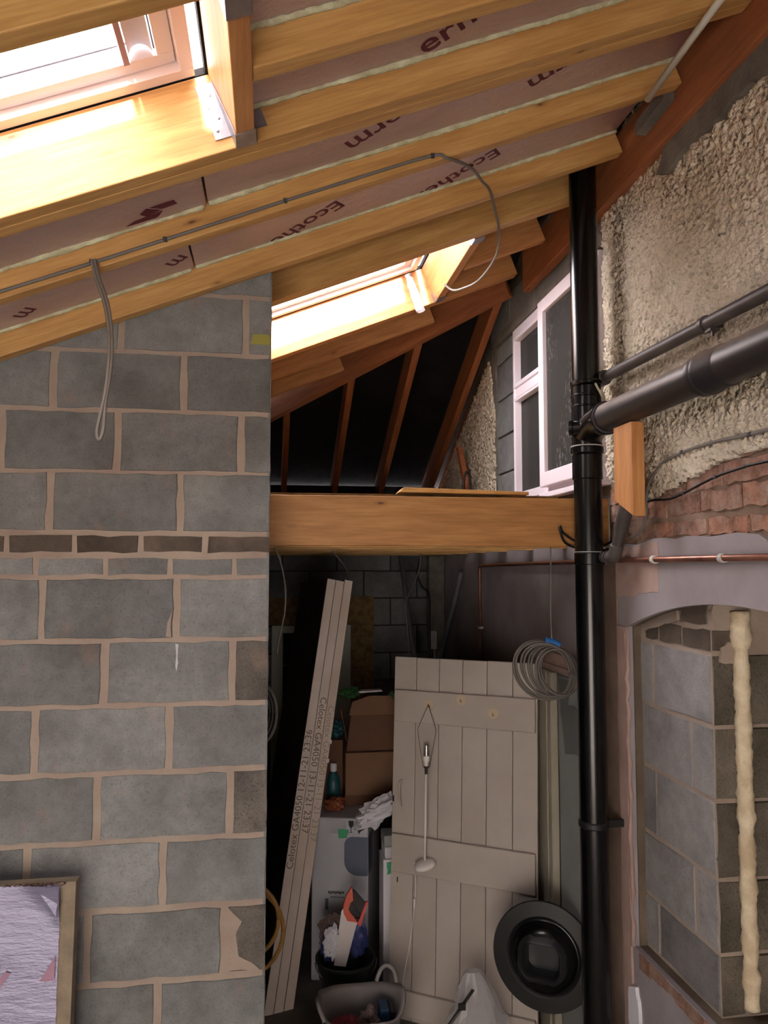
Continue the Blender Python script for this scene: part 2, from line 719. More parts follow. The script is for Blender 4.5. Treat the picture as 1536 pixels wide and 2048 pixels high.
def piece(name, poly, axis, face, back, mat, parent, jit=0.003, step=0.055, tilt=0.0012):
    """one masonry piece: outline in wall plane, proud to `face`, body to `back`.
    axis 'y': poly=(x,z), plane y=face ; axis 'x': poly=(y,z), plane x=face"""
    cx = sum(p[0] for p in poly) / len(poly)
    cz = sum(p[1] for p in poly) / len(poly)
    ol = rough_outline(poly, step, jit)
    n = len(ol)
    j = random.uniform(-tilt, tilt)
    vs = []
    for s, dp in ((0.985, face + j), (1.0, face + 0.004 + j), (1.0, back)):
        for a, b in ol:
            a2, b2 = (a - cx) * s, (b - cz) * s
            vs.append((a2, dp - face, b2) if axis == 'y' else (dp - face, a2, b2))
    fs = [tuple(range(n))]
    for i in range(2):
        for k in range(n):
            k2 = (k + 1) % n
            fs.append((i * n + k, i * n + k2, (i + 1) * n + k2, (i + 1) * n + k))
    mb = MB().add(vs, fs)
    loc = (cx, face, cz) if axis == 'y' else (face, cx, cz)
    o = mb.build(name, mat, None, loc=loc)
    adopt(o, parent)
    return o


def noise_sheet(name, inside, a0, a1, b0, b1, step, face, thick, amp, scale, mat, parent, sign=-1):
    """bumpy sheet of render on the x=face plane over (y,z) region"""
    na, nb = int((a1 - a0) / step) + 1, int((b1 - b0) / step) + 1
    ok = [[inside(a0 + (i + 0.5) * step, b0 + (j + 0.5) * step) for j in range(nb)] for i in range(na)]
    idx, vs, fs = {}, [], []

    def vid(i, j):
        if (i, j) not in idx:
            a, b = a0 + i * step, b0 + j * step
            h = noise.fractal((a * scale, b * scale, 3.1), 0.8, 2.0, 4)
            h2 = noise.noise((a * scale * 3, b * scale * 3, 9.1))
            ja, jb = noise.noise((a * 40, b * 40, 1)) * step * 0.4, noise.noise((a * 40, b * 40, 5)) * step * 0.4
            idx[(i, j)] = len(vs)
            vs.append((face + sign * amp * (0.5 + 0.5 * h + 0.45 * h2), a + ja, b + jb))
        return idx[(i, j)]
    bnd = []
    for i in range(na):
        for j in range(nb):
            if not ok[i][j]:
                continue
            q = (vid(i, j), vid(i + 1, j), vid(i + 1, j + 1), vid(i, j + 1))
            fs.append(q)
            for (di, dj), (e0, e1) in zip(((0, -1), (1, 0), (0, 1), (-1, 0)), ((0, 1), (1, 2), (2, 3), (3, 0))):
                ii, jj = i + di, j + dj
                if not (0 <= ii < na and 0 <= jj < nb and ok[ii][jj]):
                    bnd.append((q[e0], q[e1]))
    back = {}
    for e0, e1 in bnd:
        for e in (e0, e1):
            if e not in back:
                back[e] = len(vs)
                vs.append((face + thick, vs[e][1], vs[e][2]))
        fs.append((e0, e1, back[e1], back[e0]))
    o = MB().add(vs, fs).build(name, mat, parent, smooth=True)
    return o


# ================================================================== STRUCTURE
XW = 1.38                     # face of the house wall on the right
HIPK = 0.40 / 0.86            # fall of the hip end away from the camera


def hip_y(x):
    return 5.25 - 0.86 * x


def hip_z(y):
    return RZ + 0.40 * XW - HIPK * (y - hip_y(XW))


# floor
tag(MB().box(-2.7, 1.9, -1.9, 6.6, -0.10, 0.0).build('floor', 'concrete'), kind='structure')

tag(MB().box(-9, 7, -12, -1.91, -0.15, -0.05).build('floor_bounce', 'bounce_surface'), kind='structure')  # unseen ground added to bounce sky light up into the room
tag(MB().box(-9, 7, -6.9, -6.5, -0.1, 5.7).build('wall_sun_block', 'bounce_surface'), kind='structure')  # unseen wall added to keep low sun and sky out of the opening

# ---- wall on the left: dense concrete blocks with two courses of bricks
wl = tag(MB().prism(clip_poly([(-2.6, 0), (-0.006, 0), (-0.006, 3.6), (-2.6, 3.6)], -0.40, 1, RZ + 0.10), [],
                    lambda a, b: (a, 2.754, b), lambda a, b: (a, 2.90, b)).build('wall_left', 'mortar'), kind='structure')
YB = 2.75


rows = [  # z top, z bottom, joint x positions (right to left), material
    (3.52, 3.263, [-0.30]),
    (3.254, 3.049, [-0.094, -0.524]),
    (3.041, 2.839, [-0.306, -0.742]),
    (2.831, 2.626, [-0.105, -0.528, -0.905]),
    (2.618, 2.415, [-0.312, -0.744]),
    (2.403, 2.341, [-0.226, -0.441, -0.660, -0.878]),
    (2.325, 2.264, [-0.123, -0.341, -0.557, -0.785]),
    (2.254, 2.048, [-0.318, -0.760]),
    (2.038, 1.829, [-0.126, -0.553]),
    (1.819, 1.606, [-0.335, -0.770]),
    (1.594, 1.381, [-0.129, -0.566]),
    (1.369, 1.158, [-0.347, -0.783]),
    (1.144, 0.923, [-0.142, -0.585]),
    (0.908, 0.690, [-0.358, -0.800]),
    (0.678, 0.460, [-0.140, -0.585]),
    (0.448, 0.230, [-0.360, -0.800]),
    (0.218, 0.002, [-0.140, -0.585]),
]
for ri, (zt, zb, js) in enumerate(rows):
    js = list(js)
    brick = ri in (5, 6)
    w = 0.218 if brick else 0.438
    while js[-1] - w > -2.5:
        js.append(js[-1] - w)
    js.append(-2.6)
    g = 0.009 if brick else 0.012
    zt, zb = zt - 0.0035, zb + 0.0035
    hi = -0.004
    for k, j in enumerate(js):
        lo = j + g
        poly = clip_poly([(lo, zb), (hi, zb), (hi, zt), (lo, zt)], -0.40, 1, RZ + 0.09)
        if len(poly) >= 3 and max(p[1] for p in poly) - min(p[1] for p in poly) > 0.02:
            mat = 'block_dark_brick' if brick and ri == 5 else 'block'
            if k == 0 and ri in (8, 10, 12):
                mat = 'block_pitted'
            piece('brick' if brick else 'block', poly, 'y', YB, 2.80, mat, wl, 0.0035 if not brick else 0.004)
        hi = j - g
# ends of the blocks on the narrow side of the wall
wlend = MB().box(-0.012, -0.0035, 2.753, 2.896, 0, 3.36)
adopt(wlend.build('end_face', 'block'), wl)
# paint marks on the blocks
mk = MB().prism(rough_outline([(-0.078, 2.92 + 0.168), (-0.008, 2.92 + 0.168), (-0.008, 2.92 + 0.203), (-0.070, 2.92 + 0.205)], 0.02, 0.003), [], lambda a, b: (a, 2.7475, b), lambda a, b: (a, 2.7495, b))
adopt(mk.build('paint_mark', 'mark_yellow'), wl)
mk = MB().prism([(-0.319, 2.030), (-0.309, 2.028), (-0.311, 1.985), (-0.309, 1.965), (-0.314, 1.935), (-0.318, 1.955), (-0.3155, 1.99)], [], lambda a, b: (a, 2.7475, b), lambda a, b: (a, 2.7495, b))
adopt(mk.build('chalk_mark', 'mark_white'), wl)
for poly in ([(-0.352, 2.052), (-0.335, 2.052), (-0.331, 2.15), (-0.345, 2.10)], [(-0.145, 0.93), (-0.02, 0.932), (-0.05, 0.955), (-0.09, 0.98), (-0.10, 1.05), (-0.085, 1.09), (-0.13, 1.14)]):
    mk = MB().prism(rough_outline(poly, 0.03, 0.004), [], lambda a, b: (a, 2.7465, b), lambda a, b: (a, 2.7495, b))
    adopt(mk.build('mortar_smear', 'mortar'), wl)

# ---- house wall on the right
ARCH = []
y0a, y1a, spring, crown = 1.50, 2.85, 2.062, 2.178
for i in range(17):
    t = i / 16
    ARCH.append((y1a + (y0a - y1a) * t, spring + (crown - spring) * (1 - (2 * t - 1) ** 2)))
arch_loop = ARCH + [(y0a, 0.87), (y1a, 0.86)]
WIN = [(3.03, 2.66), (4.215, 2.66), (4.215, 3.645), (3.03, 3.645)]
base = [(-1.9, 0), (6.5, 0), (6.5, hip_z(6.5) + 0.1), (hip_y(XW), 4.135), (-1.9, 4.135)]
wr = tag(MB().prism(base, [arch_loop, WIN], lambda a, b: (1.40, a, b), lambda a, b: (1.90, a, b))
         .box(1.90, 1.96, -1.9, 6.5, 0, 4.1).build('wall_right', 'mortar_dark'), kind='structure')

# plaster skin with the arched opening
top_edge = [(6.4, 2.60), (3.2, 2.60), (3.2, 2.375), (2.98, 2.372)]
yy = 2.9
while yy > 2.02:
    top_edge.append((yy, 2.380 + random.uniform(-0.006, 0.006) + (0.012 if yy < 2.7 else 0)))
    yy -= 0.07
top_edge += [(2.02, 2.388), (1.985, 2.372), (1.965, 2.34), (1.95, 2.29), (1.90, 2.27), (-1.8, 2.27)]
MB().prism([(-1.8, 0), (6.4, 0)] + top_edge, [arch_loop], lambda a, b: (XW, a, b), lambda a, b: (1.402, a, b)).build('plaster_skin', 'plaster_grey', wr)
# bare render strips beside the stack
MB().prism(rough_outline([(2.93, 0), (3.16, 0), (3.16, 2.36), (2.93, 2.36)], 0.12, 0.006), [], lambda a, b: (1.374, a, b), lambda a, b: (1.381, a, b)).build('render_strip', 'plaster_brown', wr)
MB().prism(rough_outline([(2.862, 0), (2.93, 0), (2.93, 2.06), (2.862, 2.06)], 0.12, 0.007), [], lambda a, b: (1.371, a, b), lambda a, b: (1.381, a, b)).build('render_strip', 'plaster_pink', wr)
# ragged plaster bead on the arris of the opening
pts = [(1.378 + random.uniform(-0.004, 0.003), 2.853 + random.uniform(-0.006, 0.006), 0.86 + 0.04 * i) for i in range(31)]
MB().tube(pts, [random.uniform(0.004, 0.011) for _ in pts], 7).build('plaster_bead', 'plaster_pink', wr, smooth=True)
# patches at the top of the plaster, brick stained
MB().prism(rough_outline([(2.60, 2.20), (2.93, 2.17), (2.95, 2.36), (2.60, 2.382)], 0.05, 0.012), [], lambda a, b: (1.3785, a, b), lambda a, b: (1.381, a, b)).build('render_patch', 'plaster_pink', wr)
# pale patch with grey smears near the casing
MB().prism([(3.165, 0), (3.575, 0), (3.575, 1.77), (3.165, 1.80)], [], lambda a, b: (1.372, a, b), lambda a, b: (1.381, a, b)).build('plaster_patch', 'plaster_pale', wr)
MB().prism(rough_outline([(3.17, 1.48), (3.50, 1.42), (3.54, 1.60), (3.565, 1.76), (3.40, 1.77), (3.45, 1.66), (3.17, 1.63)], 0.05, 0.006), [], lambda a, b: (1.369, a, b), lambda a, b: (1.373, a, b)).build('plaster_smear', 'plaster_smear', wr)
# old plank in the wall above the casing
MB().box(1.360, 1.381, 3.17, 3.84, 1.80, 1.875).box(1.352, 1.381, 3.17, 3.84, 1.79, 1.82).build('grounds_plank', 'plaster_pink', wr, bevel=0.003)

# bricks laid bare between plaster and roughcast
MB().prism(rough_outline([(1.2, 2.36), (2.99, 2.36), (2.99, 2.66), (1.2, 2.70)], 0.06, 0.006), [], lambda a, b: (1.3885 + 0.004 * noise.noise((a * 12, b * 12, 1)), a, b), lambda a, b: (1.405, a, b)).build('mortar_bed', 'mortar_brick', wr)
zb = 2.398
for ri in range(4):
    y = 1.30 + (0.11 if ri % 2 else 0.0)
    z0 = zb + ri * 0.0745
    h = 0.066 if ri else 0.050
    while y < 2.98:
        w = random.choice([0.215, 0.205, 0.105, 0.2])
        y2 = min(y + w, 2.985)
        if y2 - y > 0.03:
            piece('brick', [(y, z0), (y2, z0), (y2, z0 + h), (y, z0 + h)], 'x', 1.3835 + random.uniform(-0.003, 0.003), 1.42, 'old_brick', wr, 0.0065, 0.028, 0.002)
        y = y2 + random.uniform(0.008, 0.014)

# roughcast above
low = [(-1.0, 2.64), (1.96, 2.632), (2.2, 2.618), (2.54, 2.556), (2.65, 2.54), (2.75, 2.56), (2.86, 2.60), (3.0, 2.66)]


def interp(tbl, x):
    for (xa, ya), (xb, yb) in zip(tbl, tbl[1:]):
        if xa <= x <= xb:
            return ya + (yb - ya) * (x - xa) / (xb - xa)
    return tbl[0][1] if x < tbl[0][0] else tbl[-1][1]


def in_rough(a, b):
    edge = 2.995 + 0.02 * noise.noise((b * 9, 2, 7)) + 0.012 * noise.noise((b * 30, 5, 1))
    if a > edge:
        return False
    return interp(low, a) + 0.012 * noise.noise((a * 14, 3, 2)) < b < 4.05


noise_sheet('roughcast', in_rough, 0.9, 3.03, 2.50, 4.06, 0.008, 1.382, 0.02, 0.020, 30, 'roughcast', wr)


def in_rough2(a, b):
    edge = 4.60 + 0.03 * noise.noise((b * 7, 2, 3)) + 0.015 * noise.noise((b * 28, 5, 2)) + max(0, (b - 3.3)) * 0.35
    return a > edge and 2.4 < b < hip_z(a) - 0.0


noise_sheet('roughcast', in_rough2, 4.55, 6.4, 2.4, 3.75, 0.014, 1.384, 0.02, 0.024, 30, 'roughcast', wr)
# cement fillet under the wall plate
MB().prism(rough_outline([(1.2, 3.665), (2.30, 3.69), (2.44, 3.665), (2.49, 3.69), (2.44, 3.77), (1.2, 3.77)], 0.05, 0.008), [], lambda a, b: (1.352, a, b), lambda a, b: (1.381, a, b)).build('cement_fillet', 'cement', wr)

# blockwork laid bare around the window
for z0, z1, js in [(2.41, 2.62, [4.222, 4.57]), (2.63, 2.845, [4.222, 4.58]), (2.855, 3.07, [4.222, 4.57]), (3.08, 3.295, [4.222, 4.58]), (3.305, 3.52, [4.222, 4.57]), (3.53, 3.64, [4.222, 4.57]),
                   (3.715, 3.90, [3.0, 3.43, 3.87, 4.31, 4.70]), (3.91, 4.08, [3.0, 3.2, 3.64, 4.05])]:
    for a, b in zip(js, js[1:]):
        piece('block', [(a + 0.005, z0), (b - 0.005, z0), (b - 0.005, z1), (a + 0.005, z1)], 'x', 1.386, 1.42, 'block', wr, 0.002, 0.12)
MB().prism(rough_outline([(4.575, 2.4), (4.64, 2.4), (4.66, 3.4), (4.80, 3.66), (4.575, 3.66)], 0.05, 0.01), [], lambda a, b: (1.380, a, b), lambda a, b: (1.41, a, b)).build('cement_fillet', 'cement', wr)
MB().box(1.366, 1.42, 2.99, 4.60, 3.648, 3.705).build('lintel', 'cement', wr, bevel=0.003)

# bricked-up arched opening
infill = MB().box(1.434, 1.88, 2.364, 2.86, 0.80, 2.25).box(1.75, 1.88, 1.4, 2.5, 0.8, 2.25).build('infill_core', 'mortar', wr)
for z0, z1, js in [(1.781, 2.002, [2.370, 2.735, 2.756, 2.848]), (1.545, 1.766, [2.370, 2.482, 2.50, 2.848]), (1.300, 1.530, [2.370, 2.742, 2.755, 2.848]),
                   (1.068, 1.284, [2.370, 2.478, 2.50, 2.848]), (0.875, 1.052, [2.370, 2.742, 2.757, 2.848])]:
    for a, b in ((js[0], js[1]), (js[2], js[3])):
        piece('block', [(a, z0), (b, z0), (b, z1), (a, z1)], 'x', 1.430, 1.46, 'block_blue', wr, 0.003, 0.08)
    piece('block', [(1.436, z0 - 0.002), (1.515, z0 - 0.002), (1.515, z1), (1.436, z1)], 'y', 2.360, 2.40, 'block_moss', wr, 0.003, 0.06)
    piece('block', [(1.532, z0 - 0.002), (1.74, z0 - 0.002), (1.74, z1), (1.532, z1)], 'y', 2.352, 2.40, 'block_moss', wr, 0.003, 0.06)
for a, b in ((2.370, 2.535), (2.548, 2.70), (2.715, 2.80)):
    piece('brick', [(a, 2.022), (b, 2.022), (b, 2.085), (a, 2.085)], 'x', 1.430, 1.46, 'block_dark_brick', wr, 0.004, 0.04)
piece('brick', [(2.385, 2.10), (2.56, 2.10), (2.54, 2.155), (2.385, 2.165)], 'x', 1.430, 1.46, 'block_dark_brick', wr, 0.006, 0.04)
piece('brick', [(1.436, 2.02), (1.52, 2.02), (1.52, 2.085), (1.436, 2.085)], 'y', 2.358, 2.40, 'block_dark_brick', wr, 0.004, 0.04)
MB().prism(rough_outline([(1.436, 2.09), (1.60, 2.09), (1.60, 2.175), (1.436, 2.175)], 0.03, 0.006), [], lambda a, b: (a, 2.352, b), lambda a, b: (a, 2.37, b)).build('render_patch', 'mortar', wr)
MB().prism(rough_outline([(1.455, 1.98), (1.51, 1.975), (1.515, 2.03), (1.485, 2.05), (1.46, 2.03)], 0.02, 0.004), [], lambda a, b: (a, 2.350, b), lambda a, b: (a, 2.37, b)).build('mortar_snot', 'mortar', wr)
# seep of mortar under the arch
MB().prism(rough_outline([(2.56, 2.105), (2.80, 2.05), (2.83, 2.07), (2.7, 2.115), (2.56, 2.145)], 0.03, 0.004), [], lambda a, b: (1.424, a, b), lambda a, b: (1.44, a, b)).build('mortar_smear', 'mortar', wr)
# expanding foam down the joint
pts = [(1.524 + 0.004 * noise.noise((i * 0.35, 1, 2)), 2.342, 0.90 + 0.0125 * i) for i in range(101)]
MB().tube(pts, [0.025 + 0.007 * noise.noise((i * 0.22, 4, 1)) + 0.004 * noise.noise((i * 0.9, 2, 8)) + (0.006 if i > 90 else 0) for i in range(101)], 16, jit=0.07).build('foam_bead', 'foam_cream', wr, smooth=True)
# broken brick edge of the sill
for i in range(7):
    y = 2.20 + i * 0.088
    zz0 = 0.812 + random.uniform(-0.012, 0.014)
    piece('brick', [(y, zz0), (y + 0.084, zz0 + random.uniform(-0.008, 0.008)), (y + 0.084, 0.858), (y, 0.858)], 'x', 1.3765 + random.uniform(-0.002, 0.001), 1.44, 'old_brick', wr, 0.004, 0.03)
MB().prism(rough_outline([(2.80, 0.55), (2.88, 0.55), (2.88, 0.70), (2.83, 0.72), (2.80, 0.68)], 0.03, 0.008), [], lambda a, b: (1.366, a, b), lambda a, b: (1.381, a, b)).build('paint_patch', 'paper_white', wr)

# ---- window in the house wall (white plastic, dark panes)
wn = tag(empty('window_1', (1.40, 3.62, 2.66)), kind='structure')


def wbox(name, mat, y0, y1, z0, z1, x0, x1, parent=wn, bevel=0.004):
    return adopt(MB().box(x0, x1, y0, y1, z0, z1).build(name, mat, center=True, bevel=bevel), parent)


FX0, FX1 = 1.372, 1.44
wbox('frame_jamb', 'upvc', 4.183, 4.213, 2.66, 3.645, FX0, FX1)
wbox('frame_jamb', 'upvc', 3.032, 3.075, 2.66, 3.645, FX0, FX1)
wbox('frame_head', 'upvc', 3.075, 4.183, 3.60, 3.645, FX0, FX1)
wbox('frame_sill', 'upvc', 3.075, 4.183, 2.66, 2.705, FX0, FX1)
wbox('mullion', 'upvc', 3.68, 3.735, 2.705, 3.60, FX0, FX1)
wbox('transom', 'upvc', 3.735, 4.183, 3.245, 3.300, FX0, FX1)
wbox('bead_rail', 'upvc', 3.735, 4.183, 3.300, 3.325, 1.362, 1.41)
wbox('bead_rail', 'upvc', 3.735, 4.183, 3.225, 3.240, 1.366, 1.41)
wbox('bead_rail', 'upvc', 3.735, 4.183, 3.575, 3.600, 1.366, 1.41)
wbox('bead_jamb', 'upvc', 4.168, 4.183, 2.705, 3.600, 1.366, 1.41)
wbox('pane', 'dark_glass', 3.735, 4.168, 3.325, 3.575, 1.405, 1.412, bevel=0)
wbox('pane', 'dark_glass', 3.735, 4.168, 2.705, 3.225, 1.405, 1.412, bevel=0)
sash = wbox('sash_stile', 'upvc', 3.60, 3.665, 2.685, 3.62, 1.325, 1.371)
for nm, y0, y1, z0, z1 in (('sash_stile', 3.04, 3.105, 2.685, 3.62), ('sash_rail', 3.105, 3.60, 3.555, 3.62), ('sash_rail', 3.105, 3.60, 2.685, 2.755)):
    wbox(nm, 'upvc', y0, y1, z0, z1, 1.325, 1.371)
wbox('pane', 'specked_glass', 3.105, 3.60, 2.755, 3.555, 1.346, 1.352, bevel=0)
wbox('sill_board', 'upvc', 3.0, 3.72, 2.632, 2.658, 1.34, 1.40)

# ---- back wall of the store
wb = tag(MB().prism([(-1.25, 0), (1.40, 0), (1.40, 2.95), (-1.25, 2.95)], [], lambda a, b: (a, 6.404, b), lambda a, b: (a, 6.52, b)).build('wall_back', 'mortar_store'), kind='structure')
for r in range(13):
    z0 = 0.005 + r * 0.225
    x = -1.25 - (0.225 if r % 2 else 0)
    while x < 1.40:
        a, b = max(x + 0.005, -1.25), min(x + 0.445, 1.385)
        if b - a > 0.04 and not (b < 0.86 and z0 < 1.9 and a > -0.06):
            piece('block', [(a, z0), (b, z0), (b, z0 + 0.215), (a, z0 + 0.215)], 'y', 6.40, 6.45, 'block', wb, 0.002, 0.2)
        x += 0.45
MB().box(-1.25, 1.385, 6.385, 6.398, 2.60, 2.96).build('black_cover', 'felt', wb)  # black sheet added to keep the lit wall top dark
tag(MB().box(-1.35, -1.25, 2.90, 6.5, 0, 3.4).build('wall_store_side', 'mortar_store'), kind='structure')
tag(MB().box(-2.7, -2.6, -1.9, 2.9, 0, 2.75).build('wall_outer', 'block'), kind='structure')
tag(MB().prism([(-2.6, 0), (1.40, 0), (1.40, 4.0), (-2.6, 2.5)], [[(-2.2, 0.02), (0.4, 0.02), (0.4, 2.20), (-2.2, 2.20)]], lambda a, b: (a, -1.9, b), lambda a, b: (a, -1.8, b)).build('wall_rear', 'block'), kind='structure')  # opening added out of view to let daylight in

# ---- roof deck
def sl(x):
    return x / CT


def deck_pt(n):
    return lambda a, b: tuple(slope(a, b, n))


S1 = (sl(-1.06), sl(-0.095), 1.337, 1.848)     # front skylight opening (s0,s1,y0,y1)
S2 = (sl(-0.16), sl(0.85), 3.12, 3.93)         # rear skylight opening
hole = lambda s: [(s[0], s[2]), (s[1], s[2]), (s[1], s[3]), (s[0], s[3])]
deck_outer = [(sl(-2.75), -1.9), (sl(1.58), -1.9), (sl(1.58), hip_y(1.47)), (sl(-1.3), hip_y(-1.3)), (sl(-2.75), hip_y(-1.3))]
tag(MB().prism(deck_outer, [hole(S1), hole(S2)], deck_pt(0.197), deck_pt(0.215)).build('ceiling', 'felt'), kind='structure')
# hip end covering
tag(MB().prism([(1.45, hip_y(1.45)), (1.45, 6.6), (-1.4, 6.6), (-1.4, hip_y(-1.4))], [], lambda a, b: (a, b, hip_z(b) + 0.205), lambda a, b: (a, b, hip_z(b) + 0.225)).build('ceiling_hip', 'felt'), kind='structure')

# ================================================================== ROOF TIMBERS
ROT = (0, -TH, 0)
P0 = Vector((0, 0, RZ))


def on_slope(mb, name, mat, parent=None, **kw):
    """mesh given in (s, y, n) roof coordinates"""
    o = mb.build(name, mat, None, loc=P0, rot=ROT, center=True, **kw)
    if parent:
        adopt(o, parent)
    return o


def rafter(y0, y1, x0, x1, label, mat='pine', n0=0.0, n1=0.195, group='roof rafters', name='rafter'):
    o = on_slope(MB().box(sl(x0), sl(x1), y0, y1, n0, n1), name, mat, bevel=0.003)
    return tag(o, label, 'rafter', group)


r5 = rafter(1.290, 1.337, -2.6, 1.32, 'nearest pine rafter cut off by the top left edge, before the bright skylight')
r4 = rafter(1.565, 1.612, sl(-0.045) * CT, 1.325, 'pine rafter butting the orange trimmer at the upper right of the bright skylight')
r3 = rafter(1.848, 1.892, -2.6, 1.327, 'sunlit pine rafter along the lower side of the big skylight, front half of a pair')
r3b = rafter(1.893, 1.937, -2.6, 1.327, 'pine rafter bolted behind the sunlit skylight rafter, back half of a pair')
r2 = rafter(2.262, 2.306, -2.6, 1.327, 'pine rafter with a grey cable clipped along it')
r1 = rafter(2.690, 2.737, -2.6, 1.325, 'knotty pine rafter running along the sloping top of the block wall')
r0 = rafter(3.050, 3.118, -1.2, 1.327, 'shaded pine rafter behind the black stack, edge of the rear skylight')
rj = rafter(3.490, 3.535, 0.91, 1.31, 'short pine rafter between the rear skylight trimmer and the house wall', mat='pine_orange')
rm = rafter(3.932, 4.000, -1.2, 1.315, 'pine rafter along the lower side of the rear skylight', mat='pine_orange')
rm2 = rafter(4.365, 4.410, -1.2, 0.95, 'pine rafter behind the rear skylight cut against the hip, longer one', mat='pine_orange')
rm3 = rafter(4.795, 4.840, -1.2, 0.455, 'stub pine rafter with a square cut end against the hip, shorter one', mat='pine_orange')

# hip rafter
a = Vector((1.345, hip_y(1.345) + 0.05, RZ + 0.4 * 1.345 - 0.06))
b = Vector((-1.2, hip_y(-1.2) + 0.05, RZ + 0.4 * -1.2 - 0.06))
d = (b - a)
L = d.length
X = d.normalized()
Y = Vector((0, 0, 1)).cross(X).normalized()
Z = X.cross(Y)
hip = MB().box(0, L, -0.025, 0.025, 0.0, 0.2).build('hip_rafter', 'pine_red', bevel=0.002)
hip.matrix_world = Matrix.Translation(a) @ Matrix((X, Y, Z)).transposed().to_4x4()
tag(hip, 'reddish hip timber slanting down to the left over the dark roof end', 'hip rafter')
# jack rafters running down the hip end
for i, (x, lb) in enumerate([(0.105, 'leftmost of the four thin timbers on the dark roof end'), (0.515, 'second from left of the thin timbers on the dark roof end'),
                             (0.895, 'third from left of the thin timbers on the dark roof end'), (1.30, 'rightmost thin timber on the dark roof end, beside the roughcast')]):
    ya = hip_y(x) + 0.06
    pa, pb = Vector((x, ya, hip_z(ya))), Vector((x, 6.40, hip_z(6.40)))
    d = (pb - pa)
    X = d.normalized()
    Z = Vector((1, 0, 0)).cross(X).normalized()
    if Z.z < 0:
        Z = -Z
    Y = Z.cross(X)
    o = MB().box(0, d.length, -0.022, 0.022, 0, 0.180).build('jack_rafter', 'pine_red', bevel=0.002)
    o.matrix_world = Matrix.Translation(pa) @ Matrix((X, Y, Z)).transposed().to_4x4()
    tag(o, lb, 'rafter', 'thin rafters of the hip end')

# wall plate (ledger) along the house wall
tag(MB().box(1.331, 1.379, 0.2, 3.90, 3.765, 3.985).build('wall_plate', 'pine_red', center=True, bevel=0.003), 'reddish timber bolted along the house wall under the rafter ends', 'wall plate')
for o in [o for o in COL.objects if o.name == 'wall_plate']:
    # long axis is Y here; turn the mesh so the grain follows it
    me = o.data
    me.transform(Matrix.Rotation(R(-90), 4, 'Z'))
    o.rotation_euler = (0, 0, R(90))


def trimmer(s0, y0, y1, mat, label, name='trimmer'):
    mb = MB().box(y0, y1, 0, 0.047, 0.0, 0.195)          # built along X for the grain
    c = ((y0 + y1) / 2)
    mb.v = [(p[0] - c, p[1] - 0.0235, p[2] - 0.0975) for p in mb.v]
    o = mb.build(name, mat, bevel=0.003)
    o.matrix_world = Matrix.Translation(slope(s0 + 0.0235, c, 0.0975)) @ Matrix.Rotation(-TH, 4, 'Y') @ Matrix.Rotation(R(90), 4, 'Z')
    return tag(o, label, 'trimmer')


trimmer(-0.0965, 1.339, 1.846, 'pine_orange', 'short orange trimmer timber hung beside the bright skylight')
trimmer(sl(0.855), 3.120, 3.930, 'pine_orange', 'orange trimmer timber closing the upper end of the rear skylight')
trimmer(sl(-1.12), 1.339, 1.846, 'pine_orange', 'trimmer timber at the low left end of the bright skylight')


def hanger(s0, yend, sgn, label, flanges=True, mat='steel'):
    """steel joist hanger: shoe under the timber end plus flanges on the rafter (sgn = direction away from rafter)"""
    h = empty('joist_hanger', slope(s0, yend, 0))
    y0, y1 = sorted((yend, yend + sgn * 0.06))
    mb = MB().box(s0 - 0.003, s0 + 0.050, y0, y1, -0.005, -0.001)
    adopt(on_slope(mb, 'seat', 'steel'), h)
    for ss in (-1, 1):
        sa = s0 - 0.003 if ss < 0 else s0 + 0.048
        hh = 0.17 if flanges else 0.05
        prof = [(yend, -0.005), (yend + sgn * 0.06, -0.005), (yend + sgn * 0.06, 0.02), (yend + sgn * 0.012, hh), (yend, hh)]
        mb = MB().prism(prof, [], lambda a, b, sa=sa: (sa, a, b), lambda a, b, sa=sa: (sa + 0.002, a, b))
        adopt(on_slope(mb, 'side_plate', 'steel'), h)
        if not flanges:
            continue
        fa = s0 - 0.043 if ss < 0 else s0 + 0.05
        yf0, yf1 = sorted((yend + sgn * 0.0005, yend + sgn * 0.0025))
        fl = adopt(on_slope(MB().box(fa, fa + 0.04, yf0, yf1, 0.03, 0.17), 'flange', 'steel'), h)
        for q in range(4):
            c = slope(fa + 0.013 + 0.014 * (q % 2), yend + sgn * 0.003, 0.05 + 0.03 * q)
            sc = MB().lathe([(0.0001, 0.003), (0.003, 0.002), (0.0035, 0)], Matrix.Translation(c) @ Matrix.Rotation(R(90 * sgn * -1), 4, 'X'), 10).build('nail_head', 'steel')
            adopt(sc, fl)
    return tag(h, label, 'joist hanger', 'steel joist hangers')


hanger(-0.0965, 1.847, -1, 'galvanised hanger holding the orange trimmer to the sunlit rafter')
hanger(-0.0965, 1.338, 1, 'galvanised hanger at the upper end of the orange trimmer by the frame edge')
hanger(sl(0.855), 3.119, 1, 'small dark steel hanger at the upper end of the rear skylight trimmer', False)
hanger(sl(0.855), 3.931, -1, 'small dark steel hanger at the lower end of the rear skylight trimmer', False)

# ================================================================== INSULATION
TXA = (-math.cos(R(33)) * CT, math.sin(R(33)), -math.cos(R(33)) * ST)      # reading direction of the upside-down print
TYA = (math.sin(R(33)) * CT, math.cos(R(33)), math.sin(R(33)) * ST)
TXB = tuple(-c for c in TXA)
TYB = tuple(-c for c in TYA)
NB = 0.084


